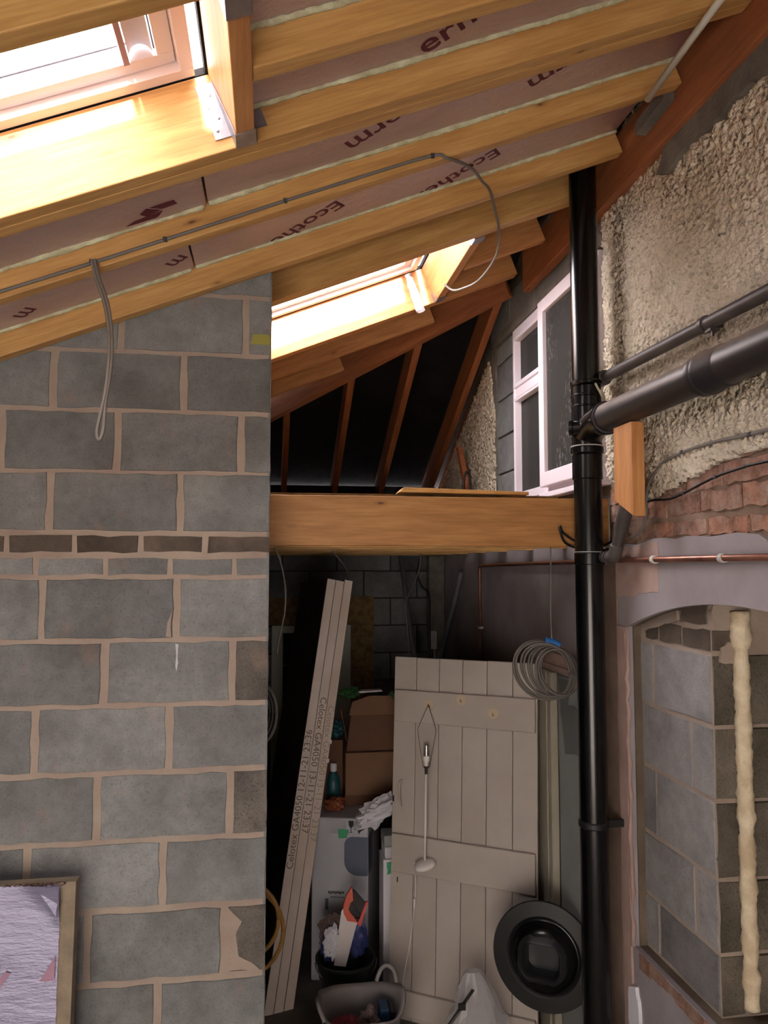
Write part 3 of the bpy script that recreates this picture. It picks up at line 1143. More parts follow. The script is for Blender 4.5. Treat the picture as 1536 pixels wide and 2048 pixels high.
def ins_board(x0, x1, y0, y1, label, foam=True, foam_front=False, dn=0.0):
    o = on_slope(MB().box(sl(x0), sl(x1), y0, y1, NB + dn, NB + 0.1), 'insulation_board', 'foil_ceiling')
    tag(o, label, 'insulation', 'foil boards between the rafters')
    if foam:
        pts, rr = [], []
        s = sl(x0)
        while s < sl(x1):
            amp = 0.5 + 0.5 * noise.noise((s * 4, y1 * 7, 2))
            pts.append(slope(s, y1 - 0.004 + random.uniform(-0.002, 0.002), NB + dn - 0.001))
            rr.append(0.003 + 0.010 * max(0.05, amp) + random.uniform(-0.001, 0.0015))
            s += 0.012
        f = MB().tube(pts, rr, 7, jit=0.12).build('foam_bead', 'foam', smooth=True)
        f['kind'] = 'stuff'
        adopt(f, o)
    return o


def printed(board, txt, size, origin_xy, X, Y, y0, y1, dn=0.0):
    x, y = origin_xy
    s = sl(x)
    org = slope(s, y, NB + dn - 0.0006)
    return text_obj('lettering', txt, size, 'ink_maroon', org, X, Y, board, clips=[((0, y0 + 0.002, 0), (0, -1, 0)), ((0, y1 - 0.010, 0), (0, 1, 0))], offset=size * 0.012, split=True)


def printed_shape(board, polys, dn=0.0):
    mb = MB()
    for poly in polys:
        q = [(sl(x), y) for x, y in poly]
        mb.prism(q, [], lambda a, b: tuple(slope(a, b, NB + dn - 0.0012)), lambda a, b: tuple(slope(a, b, NB + dn - 0.0002)))
    o = mb.build('printed_arrow', 'ink_maroon')
    adopt(o, board)


bA = ins_board(-0.16, 1.325, 1.938, 2.261, 'foil insulation board in the bay above the clipped cable, right piece')
bB = ins_board(-1.30, -0.168, 1.938, 2.261, 'foil insulation board in the bay above the clipped cable, left piece with maroon arrow', dn=-0.006)
bC = ins_board(-0.235, 1.325, 2.307, 2.689, 'foil insulation board in the bay over the block wall, right piece')
bD = ins_board(-1.60, -0.242, 2.307, 2.689, 'foil insulation board in the bay over the block wall, left piece', dn=-0.004)
bE = ins_board(-0.045, 1.325, 1.613, 1.847, 'foil insulation board right of the bright skylight with an upright maroon print')
bF = ins_board(-0.045, 1.325, 1.338, 1.564, 'foil insulation board at the very top of the frame')
bG = ins_board(-2.45, -1.31, 1.938, 2.261, 'foil insulation board low on the left of the cable bay', foam=False)
bH = ins_board(-2.45, -1.14, 1.338, 1.847, 'foil insulation board below the low end of the bright skylight', foam=False)

# lettering: baseline of upside-down words lies on their upper side in the picture
printed(bC, 'Ecotherm', 0.105, (0.800, 2.500), TXA, TYA, 2.307, 2.689)
printed_shape(bC, [[(0.79, 2.500), (0.83, 2.462), (0.885, 2.458), (0.865, 2.488)]])
printed(bC, 'Ecotherm', 0.105, (0.245, 2.512), TXA, TYA, 2.307, 2.689)
printed_shape(bC, [[(0.275, 2.470), (0.31, 2.448), (0.36, 2.434), (0.31, 2.466)]])
printed(bA, 'erm', 0.115, (0.375, 2.055), TXA, TYA, 1.938, 2.261)
printed(bA, 'erm', 0.115, (0.920, 2.020), TXA, TYA, 1.938, 2.261)
printed(bD, 'm', 0.10, (-0.270, 2.535), TXA, TYA, 2.307, 2.689, -0.004)
printed(bD, 'm', 0.10, (-0.75, 2.56), TXA, TYA, 2.307, 2.689, -0.004)
printed_shape(bB, [[(-0.243, 2.190), (-0.25, 2.165), (-0.315, 2.168), (-0.285, 2.195)], [(-0.345, 2.19), (-0.325, 2.168), (-0.288, 2.20), (-0.33, 2.212)],
                   [(-0.39, 2.236), (-0.365, 2.218), (-0.285, 2.206), (-0.30, 2.232), (-0.31, 2.236)]], -0.006)
printed(bE, 'erm', 0.115, (0.405, 1.838), TXB, TYB, 1.613, 1.847)

# ================================================================== SKYLIGHTS


def skylight(s, label, extras):
    s0, s1, y0, y1 = s
    root = empty('skylight', slope((s0 + s1) / 2, (y0 + y1) / 2, 0.2))
    tag(root, label, 'skylight', 'roof windows')

    def ring(name, mat, inset, w, n0, n1, gap1=0.0):
        a0, a1, b0, b1 = s0 + inset, s1 - inset - gap1, y0 + inset, y1 - inset
        for box in ((a0, a1, b0, b0 + w), (a0, a1, b1 - w, b1), (a0, a0 + w, b0 + w, b1 - w), (a1 - w, a1, b0 + w, b1 - w)):
            adopt(on_slope(MB().box(box[0], box[1], box[2], box[3], n0, n1), name, mat, bevel=0.002), root)
    ring('frame_bar', 'skylight_white', 0.004, 0.034, 0.196, 0.285, 0.022)
    ring('sash_bar', 'skylight_white', 0.040, 0.040, 0.218, 0.270, 0.022)
    ring('gasket', 'gasket', 0.076, 0.008, 0.262, 0.266, 0.022)
    adopt(on_slope(MB().box(s0 + 0.05, s1 - 0.05, y0 + 0.05, y1 - 0.05, 0.2705, 0.276), 'pane', 'sky_glass'), root)
    extras(root, s0, s1, y0, y1)
    return root


def ex1(root, s0, s1, y0, y1):
    # top casing, ventilation bar and curl of protective film at the upper end
    adopt(on_slope(MB().box(s1 - 0.105, s1 - 0.085, y0 + 0.082, y1 - 0.082, 0.235, 0.266), 'blind_strip', 'gasket'), root)
    adopt(on_slope(MB().box(s1 - 0.182, s1 - 0.168, y0 + 0.078, y1 - 0.078, 0.215, 0.235), 'vent_bar', 'skylight_mauve'), root)
    pts = [(s1 - 0.165 + 0.055 * (1 - math.cos(t)) * 0.5 * 2 * 0.5, 0.222 + 0.03 * math.sin(t)) for t in [math.pi * k / 10 for k in range(11)]]
    vs, fs = [], []
    for i, (a, n) in enumerate(pts):
        vs += [(a, y0 + 0.085, n), (a, y1 - 0.085, n)]
    n = len(pts)
    for i, (a, nn) in enumerate(pts):
        vs += [(a, y0 + 0.085, nn + 0.002), (a, y1 - 0.085, nn + 0.002)]
    for i in range(n - 1):
        fs += [(2 * i, 2 * i + 1, 2 * i + 3, 2 * i + 2), (2 * n + 2 * i, 2 * n + 2 * i + 2, 2 * n + 2 * i + 3, 2 * n + 2 * i + 1)]
    adopt(on_slope(MB().add(vs, fs), 'film_curl', 'poly_white', smooth=True), root)
    adopt(on_slope(MB().tube([(s0 + 0.09, (y0 + y1) / 2 - 0.03, 0.266), (s1 - 0.19, (y0 + y1) / 2 - 0.03, 0.266)], 0.0015, 6), 'wire', 'gasket'), root)


def ex2(root, s0, s1, y0, y1):
    pass


skylight(S1, 'large overexposed white skylight at the top left with bright shaft', ex1)
skylight(S2, 'smaller glowing skylight over the timber deck behind the block wall', ex2)
# clear sleeve hanging in the rear skylight
vs = [Vector(p) for p in [(0.695, 3.83, 3.79), (0.715, 3.82, 3.72), (0.735, 3.81, 3.66), (0.752, 3.80, 3.60)]]
sleeve = MB().tube(spline(vs, 4), [0.012, 0.018, 0.020, 0.022, 0.022, 0.023, 0.023, 0.024, 0.024, 0.024, 0.024, 0.025, 0.024], 8, jit=0.1).build('plastic_sleeve', 'clear_film', smooth=True)
tag(sleeve, 'clear plastic sleeve dangling inside the rear skylight', 'plastic sleeve')
adopt(MB().tube([(0.690, 3.83, 3.80), (0.697, 3.83, 3.785)], 0.018, 10).build('knot', 'cable_grey'), sleeve)

# ================================================================== DECK JOISTS
ZJ0, ZJ1 = 2.378, 2.572
jl = ['front deck joist, wide knotty pine face under the dark loft', 'second deck joist from the front, underside just visible', 'third deck joist from the front, underside just visible', 'fourth deck joist from the front, underside just visible',
      'fifth deck joist from the front, underside just visible', 'sixth deck joist from the front, underside just visible', 'seventh deck joist from the front, underside just visible', 'deck joist against the back wall, underside just visible']
for i in range(8):
    y = 3.00 + i * 0.46
    x1 = 1.379
    o = MB().box(-1.24, x1, y, y + 0.047, ZJ0 if i else ZJ0 - 0.003, ZJ1).build('deck_joist', 'pine_beam' if i == 0 else 'pine', center=True, bevel=0.003)
    tag(o, jl[i], 'joist', 'joists of the timber deck')
tag(MB().box(-1.24, 1.20, 3.10, 6.38, ZJ1 + 0.001, ZJ1 + 0.018).build('loft_floor', 'osb', center=True), 'chipboard loft floor lying on the deck joists', 'floor board')
pl = MB().hexa([(0.51, 3.03, 2.592), (1.06, 3.06, 2.590), (1.06, 3.17, 2.590), (0.51, 3.14, 2.592)], [(0.53, 3.03, 2.612), (1.06, 3.06, 2.603), (1.06, 3.17, 2.603), (0.53, 3.14, 2.612)])
tag(pl.build('loose_plank', 'pine', center=True, bevel=0.002), 'loose thin plank lying on top of the front deck joist', 'plank')
# prop board and cable loop by the roughcast
pb = MB().hexa([(1.325, 4.98, 2.60), (1.36, 4.98, 2.60), (1.36, 5.04, 2.60), (1.325, 5.04, 2.60)], [(1.285, 5.18, 3.12), (1.318, 5.18, 3.12), (1.318, 5.24, 3.12), (1.285, 5.24, 3.12)])
tag(pb.build('prop_batten', 'pine_red'), 'short batten leaning on the far roughcast above the deck', 'batten')
cl = MB().tube(spline([(1.25, 4.95, 2.60), (1.262, 4.96, 2.78), (1.28, 4.97, 2.90), (1.305, 4.97, 2.92), (1.315, 4.97, 2.84), (1.31, 4.96, 2.70), (1.29, 4.94, 2.60)], 6), 0.008, 7).build('cable_loop', 'cable_black', smooth=True)
tag(cl, 'black cable loop standing on the deck by the far roughcast', 'cable')

# ================================================================== PIPEWORK
SX, SY = 1.257, 2.92
st = tag(empty('soil_stack', (SX, SY, 0)), 'tall glossy black soil stack standing in front of the house wall', 'soil pipe')
adopt(auto_smooth(MB().lathe([(0.0551, 0), (0.055, 4.02)], Matrix.Translation((SX, SY, 0)), 40).build('pipe', 'black_pipe')), st)


def ringz(name, z0, z1, r, mat='black_pipe', rr=0.004):
    prof = [(0.05, z0), (r - rr, z0), (r, z0 + rr), (r, z1 - rr), (r - rr, z1), (0.05, z1)]
    return adopt(auto_smooth(MB().lathe(prof, Matrix.Translation((SX, SY, 0)), 40).build(name, mat), 30), st)


ringz('fitting_body', 2.740, 3.02, 0.0600)
ringz('collar', 3.020, 3.040, 0.0645)
ringz('collar', 2.972, 2.985, 0.0635)
ringz('collar', 2.930, 2.942, 0.0628)
ringz('collar', 2.742, 2.772, 0.0650)
ringz('seal_ring', 2.7725, 2.7765, 0.0655, 'seal_white', 0.001)
ringz('coupling', 2.640, 2.742, 0.0600)
ringz('strap', 2.300, 2.350, 0.0580)
ringz('seal_ring', 2.3505, 2.3530, 0.0582, 'seal_white', 0.0008)
ringz('bracket_band', 1.285, 1.312, 0.0590, 'black_rubber')
adopt(MB().box(SX + 0.05, 1.374, SY - 0.022, SY + 0.006, 1.284, 1.313).build('bracket', 'black_rubber', bevel=0.003), st)
# capped side boss
mt = Matrix.Translation((SX - 0.050, SY - 0.028, 2.845)) @ Matrix.Rotation(R(-90), 4, 'Y') @ Matrix.Rotation(R(-35), 4, 'X')
bs = adopt(auto_smooth(MB().lathe([(0.028, -0.03), (0.028, 0.014), (0.033, 0.016), (0.033, 0.03), (0.026, 0.032), (0.025, 0.022), (0.0001, 0.022)], mt, 28).build('boss_cap', 'black_pipe'), 30), st)
# branch socket to the near soil pipe
pts = spline([(SX, SY + 0.01, 2.80), (SX + 0.004, SY - 0.035, 2.838), (SX + 0.014, SY - 0.085, 2.862), (SX + 0.020, SY - 0.145, 2.866)], 6)
adopt(MB().tube(pts, 0.0600, 32).build('branch', 'black_pipe', smooth=True), st)
adopt(auto_smooth(MB().tube([(SX + 0.018, SY - 0.118, 2.866), (SX + 0.020, SY - 0.123, 2.866), (SX + 0.020, SY - 0.143, 2.866), (SX + 0.020, SY - 0.149, 2.866)], [0.060, 0.0660, 0.0660, 0.060], 36).build('branch_collar', 'black_pipe'), 30), st)
adopt(MB().tube([(SX + 0.02, SY - 0.149, 2.866), (SX + 0.02, SY - 0.152, 2.866)], 0.063, 36).build('seal_ring', 'gasket'), st)
# blobs of old silicone on the fitting
pts = [(SX + 0.012 + 0.006 * i, SY - 0.062, 3.02 - 0.011 * i) for i in range(7)]
adopt(MB().tube(pts, [0.004, 0.006, 0.005, 0.006, 0.004, 0.006, 0.004], 7, jit=0.4).build('silicone_blob', 'foam', smooth=True), st)

# near soil pipe
sp = tag(empty('soil_pipe', (1.277, 2.3, 2.866)), 'thick dusty black soil pipe running level towards the right edge', 'soil pipe')
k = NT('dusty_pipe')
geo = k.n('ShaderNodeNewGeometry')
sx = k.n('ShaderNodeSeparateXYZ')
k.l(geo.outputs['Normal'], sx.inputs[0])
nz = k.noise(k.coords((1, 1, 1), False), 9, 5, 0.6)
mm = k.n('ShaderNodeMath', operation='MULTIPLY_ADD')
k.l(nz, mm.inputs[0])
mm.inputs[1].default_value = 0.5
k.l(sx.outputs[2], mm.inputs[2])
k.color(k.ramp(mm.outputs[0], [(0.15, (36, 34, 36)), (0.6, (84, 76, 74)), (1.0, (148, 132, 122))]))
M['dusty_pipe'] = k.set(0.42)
adopt(auto_smooth(MB().tube([(1.277, 2.795, 2.866), (1.277, 2.05, 2.868)], 0.0552, 40).build('pipe', 'dusty_pipe'), 50), sp)
adopt(auto_smooth(MB().tube([(1.277, 2.115, 2.867), (1.277, 2.108, 2.867), (1.277, 2.094, 2.867), (1.277, 2.086, 2.867), (1.277, 2.078, 2.867), (1.277, 2.064, 2.867), (1.277, 2.056, 2.867), (1.277, 1.98, 2.867), (1.277, 1.97, 2.867)],
                            [0.056, 0.0655, 0.0655, 0.062, 0.0675, 0.0675, 0.0625, 0.0625, 0.056], 40).build('socket', 'dusty_pipe'), 35), sp)
adopt(auto_smooth(MB().tube([(1.277, 1.985, 2.867), (1.277, 0.9, 2.872)], 0.0585, 40).build('pipe', 'dusty_pipe'), 50), sp)
# waste pipe above it
wp = tag(empty('waste_pipe', (1.325, 2.3, 3.04)), 'thin grey waste pipe above the thick soil pipe', 'waste pipe')
adopt(auto_smooth(MB().tube([(1.322, 2.90, 3.052), (1.322, 0.9, 3.020)], 0.0215, 20).build('pipe', 'waste_pipe'), 50), wp)
adopt(auto_smooth(MB().tube([(1.322, 2.925, 3.052), (1.322, 2.918, 3.052), (1.322, 2.885, 3.0515), (1.322, 2.878, 3.0515)], [0.024, 0.031, 0.031, 0.023], 22).build('nut', 'waste_pipe'), 35), wp)
adopt(MB().tube(spline([(1.322, 2.915, 3.052), (1.318, 2.94, 3.05), (1.30, 2.95, 3.045), (1.272, 2.935, 3.04)], 5), 0.0215, 16).build('elbow', 'waste_pipe', smooth=True), wp)
adopt(auto_smooth(MB().tube([(1.322, 2.172, 3.0405), (1.322, 2.150, 3.0401)], 0.0265, 20).build('clip_band', 'waste_pipe'), 40), wp)
adopt(MB().box(1.330, 1.375, 2.150, 2.172, 3.03, 3.05).box(1.312, 1.345, 2.120, 2.150, 3.010, 3.018).box(1.318, 1.326, 2.120, 2.128, 2.994, 3.012).build('clip_bracket', 'waste_pipe'), wp)
# lower waste elbow strapped to the stack
we = tag(empty('waste_elbow', (1.30, 2.80, 2.35)), 'dark grey waste pipe elbow strapped low on the stack, rising behind the timber block', 'waste pipe')
adopt(MB().tube(spline([(1.290, 2.885, 2.333), (1.300, 2.850, 2.330), (1.306, 2.825, 2.330)], 4), 0.0215, 18).build('stub', 'waste_pipe', smooth=True), we)
adopt(MB().tube(spline([(1.304, 2.832, 2.330), (1.307, 2.808, 2.332), (1.310, 2.795, 2.350), (1.311, 2.782, 2.376)], 6), 0.0255, 18).build('bend', 'waste_pipe', smooth=True), we)
adopt(auto_smooth(MB().tube([(1.311, 2.785, 2.370), (1.312, 2.735, 2.458)], 0.0215, 18).build('pipe', 'waste_pipe'), 40), we)
adopt(auto_smooth(MB().tube([(1.312, 2.752, 2.430), (1.314, 2.69, 2.535)], 0.0265, 18).build('socket', 'waste_pipe'), 40), we)
mt = Matrix.Translation((1.288, 2.892, 2.333)) @ Matrix.Rotation(R(90), 4, 'X') @ Matrix.Rotation(R(15), 4, 'Y')
adopt(auto_smooth(MB().lathe([(0.024, -0.012), (0.036, -0.012), (0.036, 0.008), (0.030, 0.012), (0.022, 0.012)], mt, 28).build('boss_nut', 'black_pipe'), 35), we)
adopt(auto_smooth(MB().lathe([(0.024, -0.002), (0.0265, -0.002), (0.0265, 0.010), (0.024, 0.010)], Matrix.Translation((1.302, 2.842, 2.330)) @ Matrix.Rotation(R(90), 4, 'X'), 24).build('clip_ring', 'waste_pipe'), 35), we)

# timber block under the soil pipe
tp = MB().hexa([(1.262, 2.545, 2.472), (1.309, 2.545, 2.472), (1.309, 2.690, 2.538), (1.262, 2.690, 2.538)], [(1.262, 2.545, 2.809), (1.309, 2.545, 2.809), (1.309, 2.690, 2.809), (1.262, 2.690, 2.809)])
tp.v = [(p[2], p[1], -p[0]) for p in tp.v]
o = tp.build('support_post', 'pine_orange', rot=(0, R(-90), 0), bevel=0.002)
tag(o, 'short upright orange timber with slanting cut foot under the soil pipe', 'timber block')
tag(MB().box(1.3095, 1.372, 2.664, 2.689, 2.60, 2.70).build('support_bracket', 'pine_red'), 'small packing piece between the orange timber and the wall', 'packer')

# copper pipe
cp = tag(empty('copper_pipe', (1.36, 3.0, 2.31)), 'copper pipe along the house wall, dropping down far inside the store', 'copper pipe')
adopt(MB().tube([(1.364, 1.0, 2.326), (1.364, 3.0, 2.318), (1.364, 4.90, 2.296)], 0.0105, 14).build('run', 'copper', smooth=True), cp)
adopt(MB().tube(spline([(1.364, 4.90, 2.296), (1.364, 4.922, 2.290), (1.364, 4.93, 2.268)], 4) + [Vector((1.364, 4.93, 0.9))], 0.0105, 14).build('drop', 'copper', smooth=True), cp)
for y, mat in ((2.598, 'conduit_white'), (1.655 + 0.52, 'seal_white'), (3.02, 'conduit_white')):
    z = 2.326 - (y - 1.0) * 0.004
    adopt(MB().tube([(1.364, y - 0.009, z), (1.364, y + 0.009, z)], 0.015, 14).box(1.368, 1.379, y - 0.006, y + 0.006, z - 0.012, z + 0.012).build('pipe_clip', mat), cp)
adopt(MB().box(1.350, 1.379, 4.905, 4.955, 1.885, 1.90).build('pipe_clip', 'seal_white'), cp)

# white conduit on the wall plate
cd = MB().tube([(1.172, 1.35, 3.808), (1.172, 1.803, 3.803), (1.172, 2.204, 3.776)], 0.011, 12).build('conduit', 'conduit_white', smooth=True)
tag(cd, 'white plastic conduit under the rafter ends beside the reddish wall timber', 'conduit')
cb = MB().hexa([(1.29, 2.32, 3.862), (1.330, 2.32, 3.862), (1.330, 2.52, 3.85), (1.29, 2.52, 3.85)], [(1.29, 2.32, 3.90), (1.330, 2.32, 3.90), (1.330, 2.52, 3.90), (1.29, 2.52, 3.90)])
tag(cb.build('cement_dab', 'cement'), 'grey cement smear between two rafter ends by the wall timber', 'cement')

# ================================================================== CABLES


def cable(name, pts, r, mat, label, n=8, seg=7, cat='cable'):
    o = MB().tube(spline(pts, n), r, seg).build(name, mat, smooth=True)
    return tag(o, label, cat)


def clip_at(parent, p, r=0.006):
    adopt(MB().box(p[0] - r, p[0] + r, p[1] - r, p[1] + r, p[2] - r, p[2] + r).build('cable_clip', 'gasket', bevel=0.001), parent)


cpts = [(-1.4, 2.255, 2.815), (-0.759, 2.255, 3.068), (-0.539, 2.255, 3.155), (-0.312, 2.255, 3.247), (0.034, 2.255, 3.388), (0.229, 2.255, 3.466), (0.480, 2.254, 3.562),
        (0.523, 2.24, 3.552), (0.552, 2.27, 3.564), (0.606, 2.33, 3.585), (0.662, 2.41, 3.608), (0.715, 2.51, 3.629), (0.775, 2.62, 3.653), (0.875, 2.88, 3.693), (0.944, 3.065, 3.718), (0.979, 3.2, 3.686), (0.978, 3.3, 3.658), (0.956, 3.45, 3.638), (0.908, 3.55, 3.636), (0.871, 3.6, 3.644), (0.833, 3.62, 3.68)]
cr = cable('rafter_cable', cpts, 0.0052, 'cable_grey', 'grey cable clipped along the rafter then looping down by the rear skylight')
for p in ((-0.312, 2.254, 3.247), (0.034, 2.254, 3.388), (0.485, 2.254, 3.563), (-0.515, 2.254, 3.168)):
    clip_at(cr, p)
loop = [(-0.512, 2.246, 3.170), (-0.500, 2.240, 3.12), (-0.470, 2.235, 3.03), (-0.457, 2.235, 2.93), (-0.460, 2.235, 2.83), (-0.470, 2.235, 2.755), (-0.484, 2.235, 2.68), (-0.4785, 2.236, 2.650),
        (-0.468, 2.238, 2.68), (-0.464, 2.238, 2.76), (-0.4535, 2.238, 2.84), (-0.4505, 2.238, 2.93), (-0.463, 2.238, 3.035), (-0.494, 2.242, 3.125), (-0.505, 2.246, 3.172)]
cable('hanging_cable_loop', loop, 0.0052, 'cable_grey', 'grey cable loop hanging from the rafter in front of the block wall')
gc = cable('wall_cable', [(1.366, 1.0, 2.67), (1.366, 1.947, 2.675), (1.366, 2.18, 2.682), (1.366, 2.38, 2.678), (1.366, 2.515, 2.660), (1.366, 2.60, 2.618), (1.364, 2.638, 2.570), (1.362, 2.645, 2.49), (1.366, 2.68, 2.44), (1.368, 2.74, 2.415), (1.37, 2.80, 2.405)], 0.0058, 'cable_grey', 'grey cable curving down the roughcast over the bare bricks')
clip_at(gc, (1.364, 2.39, 2.678))
clip_at(gc, (1.364, 2.02, 2.676))
bc = cable('wall_cable', [(1.366, 1.0, 2.60), (1.366, 1.952, 2.588), (1.366, 2.06, 2.585), (1.366, 2.212, 2.572), (1.366, 2.39, 2.540), (1.366, 2.49, 2.528), (1.366, 2.63, 2.532), (1.366, 2.72, 2.50)], 0.0045, 'cable_black', 'thin black cable across the bare bricks beside the timber block')
clip_at(bc, (1.364, 2.39, 2.540), 0.005)
clip_at(bc, (1.364, 2.20, 2.573), 0.005)
cable('stack_cable', [(1.33, 2.74, 2.49), (1.335, 2.80, 2.44), (1.335, 2.88, 2.395), (1.325, 2.965, 2.375), (1.28, 2.985, 2.38), (1.22, 2.985, 2.40), (1.17, 2.97, 2.43), (1.155, 2.96, 2.455), (1.152, 2.955, 2.44), (1.18, 2.975, 2.39), (1.25, 2.99, 2.365), (1.33, 2.97, 2.355), (1.342, 2.87, 2.385), (1.345, 2.76, 2.46)], 0.0048, 'cable_black', 'black cable looped behind the stack at the end of the front joist')
cable('thin_cable', [(1.232, 3.28, 2.60), (1.234, 3.285, 2.30), (1.232, 3.29, 2.10), (1.238, 3.295, 1.965)], 0.0035, 'cable_grey', 'thin grey cable dropping from the deck to the cable coil')
cable('thin_cable', [(0.02, 3.10, 2.372), (0.045, 3.10, 2.30), (0.062, 3.10, 2.20), (0.058, 3.10, 2.10), (0.040, 3.10, 2.02), (0.03, 3.10, 1.95)], 0.0035, 'cable_grey', 'thin dark cable hanging beside the end of the block wall')
cable('thin_cable', [(0.325, 4.1, 2.374), (0.37, 4.15, 2.33), (0.43, 4.3, 2.26), (0.50, 4.9, 2.15), (0.53, 5.2, 2.02)], 0.0045, 'cable_grey', 'short cable stub drooping from the deck above the leaning boards')
cable('thin_cable', [(1.045, 5.32, 2.38), (1.035, 5.32, 2.27), (0.98, 5.32, 2.13), (0.94, 5.32, 2.04), (0.945, 5.32, 1.92), (0.96, 5.32, 1.73), (0.96, 5.32, 1.4)], 0.005, 'cable_grey', 'thin pale cable kinked in front of the grey pole in the store')
cable('thin_cable', [(1.14, 5.78, 2.38), (1.11, 5.78, 2.24), (1.14, 5.75, 2.14), (1.20, 5.8, 2.08), (1.215, 5.82, 1.9), (1.215, 5.82, 1.2)], 0.007, 'cable_black', 'black cable hanging beside the pale post at the back of the store')

# coil of grey cable
ck = tag(empty('cable_coil', (1.19, 3.30, 1.84)), 'coil of grey cable hanging between the plank door and the stack', 'cable coil')
for i in range(9):
    pts = []
    rx, rz = 0.128 - 0.006 * i + random.uniform(-0.006, 0.006), 0.120 - 0.003 * i + random.uniform(-0.004, 0.004)
    cx, cz = 1.196 + 0.010 * i, 1.842 + 0.003 * (i % 3)
    for q in range(37):
        a = 2 * math.pi * q / 36
        px = cx + rx * math.cos(a)
        pz = cz + rz * math.sin(a) * (1.0 if math.sin(a) > 0 else 1.08) - 0.18 * (px - 1.19)
        pts.append((px, 3.315 - 0.005 * (i % 4) - 0.15 * (px - 1.19) + 0.006 * math.sin(2 * a + i), pz))
    adopt(MB().tube(pts, 0.0056, 7).build('turn', 'coil_grey', smooth=True), ck)
adopt(MB().tube(spline([(1.21, 3.30, 1.968), (1.245, 3.30, 1.962), (1.275, 3.295, 1.945)], 5), 0.014, 9).build('tape_wrap', 'blue_tape', smooth=True), ck)
# dark coil by the block wall end
dk = tag(empty('cable_coil', (-0.03, 3.2, 1.70)), 'coil of dark cable showing beside the block wall end', 'cable coil')
for i in range(5):
    pts = [(-0.035 + (0.068 - 0.006 * i) * math.cos(2 * math.pi * q / 24), 3.20 + 0.008 * i, 1.70 + (0.120 - 0.008 * i) * math.sin(2 * math.pi * q / 24)) for q in range(25)]
    adopt(MB().tube(pts, 0.006, 7).build('turn', 'cable_grey' if i % 2 == 0 else 'cable_black', smooth=True), dk)
adopt(MB().box(-0.045, -0.025, 2.905, 3.26, 1.815, 1.83).build('hook', 'steel'), dk)
yk = tag(empty('hose', (-0.03, 3.3, 0.8)), 'loops of yellow hose beside the foot of the block wall', 'hose')
for i, (r, cz, cx) in enumerate(((0.135, 0.835, -0.085), (0.16, 0.775, -0.09))):
    pts = [(cx + r * math.cos(2 * math.pi * q / 28), 3.33 + 0.03 * i, cz + r * 1.1 * math.sin(2 * math.pi * q / 28)) for q in range(29)]
    adopt(MB().tube(pts, 0.009, 8).build('turn', 'hose_yellow', smooth=True), yk)
adopt(MB().box(-0.10, -0.08, 2.905, 3.38, 0.925, 0.94).build('hook', 'steel'), yk)

# ================================================================== STORE: THINGS UNDER THE DECK
# ---- boarded cream door leaning against the wall
dl, dr = Vector((0.671, 4.14, 0)), Vector((1.325, 3.73, 0))
dx = (dr - dl)
DW = dx.length
X = dx.normalized()
Nf = Vector((X.y, -X.x, 0))            # towards the camera
lean = 0.10
topc = dl + Vector((0, 0, 1.81))
botc = dl + Nf * lean
Zd = (topc - botc).normalized()
Yd = Zd.cross(X)                        # into the depth
DM = Matrix((X, Yd, Zd)).transposed().to_4x4()
DM.translation = botc
DH = (topc - botc).length
door = tag(empty('plank_door', botc), 'cream painted plank door with three ledges leaning in the store', 'door')


def dpart(mb, name, mat, bevel=0.002, parent=door, smooth=False):
    mb.v = [tuple(DM @ Vector(p)) for p in mb.v]
    o = mb.build(name, mat, bevel=bevel, smooth=smooth)
    lo = Vector(mb.v[0])
    return adopt(o, parent)


us = [0, 0.126, 0.254, 0.382, 0.512, 0.646, DW]
for a, b in zip(us, us[1:]):
    dpart(MB().box(a + 0.0012, b - 0.0012, 0, 0.022, 0.002, DH - random.uniform(0, 0.003)), 'plank', 'door_paint', 0.003)
for a0, a1, z0, z1 in ((0.012, DW - 0.008, 1.475, 1.640), (0.010, DW - 0.008, 0.715, 0.905), (0.012, DW - 0.008, 0.03, 0.150)):
    dpart(MB().box(a0, a1, -0.024, -0.0005, z0, z1), 'ledge', 'door_paint', 0.005)
for a, z in ((0.210, 1.575), (0.385, 1.612), (0.555, 1.555)):
    mt = Matrix.Translation((a, -0.0245, z)) @ Matrix.Rotation(R(90), 4, 'X')
    pt = dpart(MB().lathe([(0.0001, 0.0015), (0.027, 0.0015), (0.0275, 0)], mt, 28), 'sticker', 'sticker', 0)
    hk = dpart(MB().tube([(a, -0.026, z - 0.008), (a, -0.042, z - 0.010), (a, -0.046, z + 0.004)], 0.0022, 7), 'hook', 'rust_mark', 0)
# pull handle, latch hole, keyhole
dpart(MB().tube(spline([(0.052, -0.001, 1.175), (0.052, -0.028, 1.160), (0.052, -0.030, 1.100), (0.052, -0.001, 1.045)], 5), 0.006, 9), 'pull_handle', 'door_paint', 0, smooth=True)
dpart(MB().box(0.044, 0.060, -0.002, 0, 1.165, 1.215).box(0.044, 0.060, -0.002, 0, 1.02, 1.05), 'handle_plate', 'door_paint', 0)
dpart(MB().box(0.003, 0.012, -0.001, 0, 1.06, 1.09), 'latch_hole', 'hole', 0)
dpart(MB().box(0.036, 0.042, -0.001, 0, 0.66, 0.685), 'keyhole', 'hole', 0)

# ---- wire framed lamp hung on the door
lm = tag(empty('hanging_lamp', DM @ Vector((0.208, -0.05, 0.77))), 'white stemmed table lamp with wire harp hung on the plank door', 'lamp')


def lpart(mb, name, mat, smooth=True):
    mb.v = [tuple(DM @ Vector(p)) for p in mb.v]
    return adopt(mb.build(name, mat, smooth=smooth), lm)


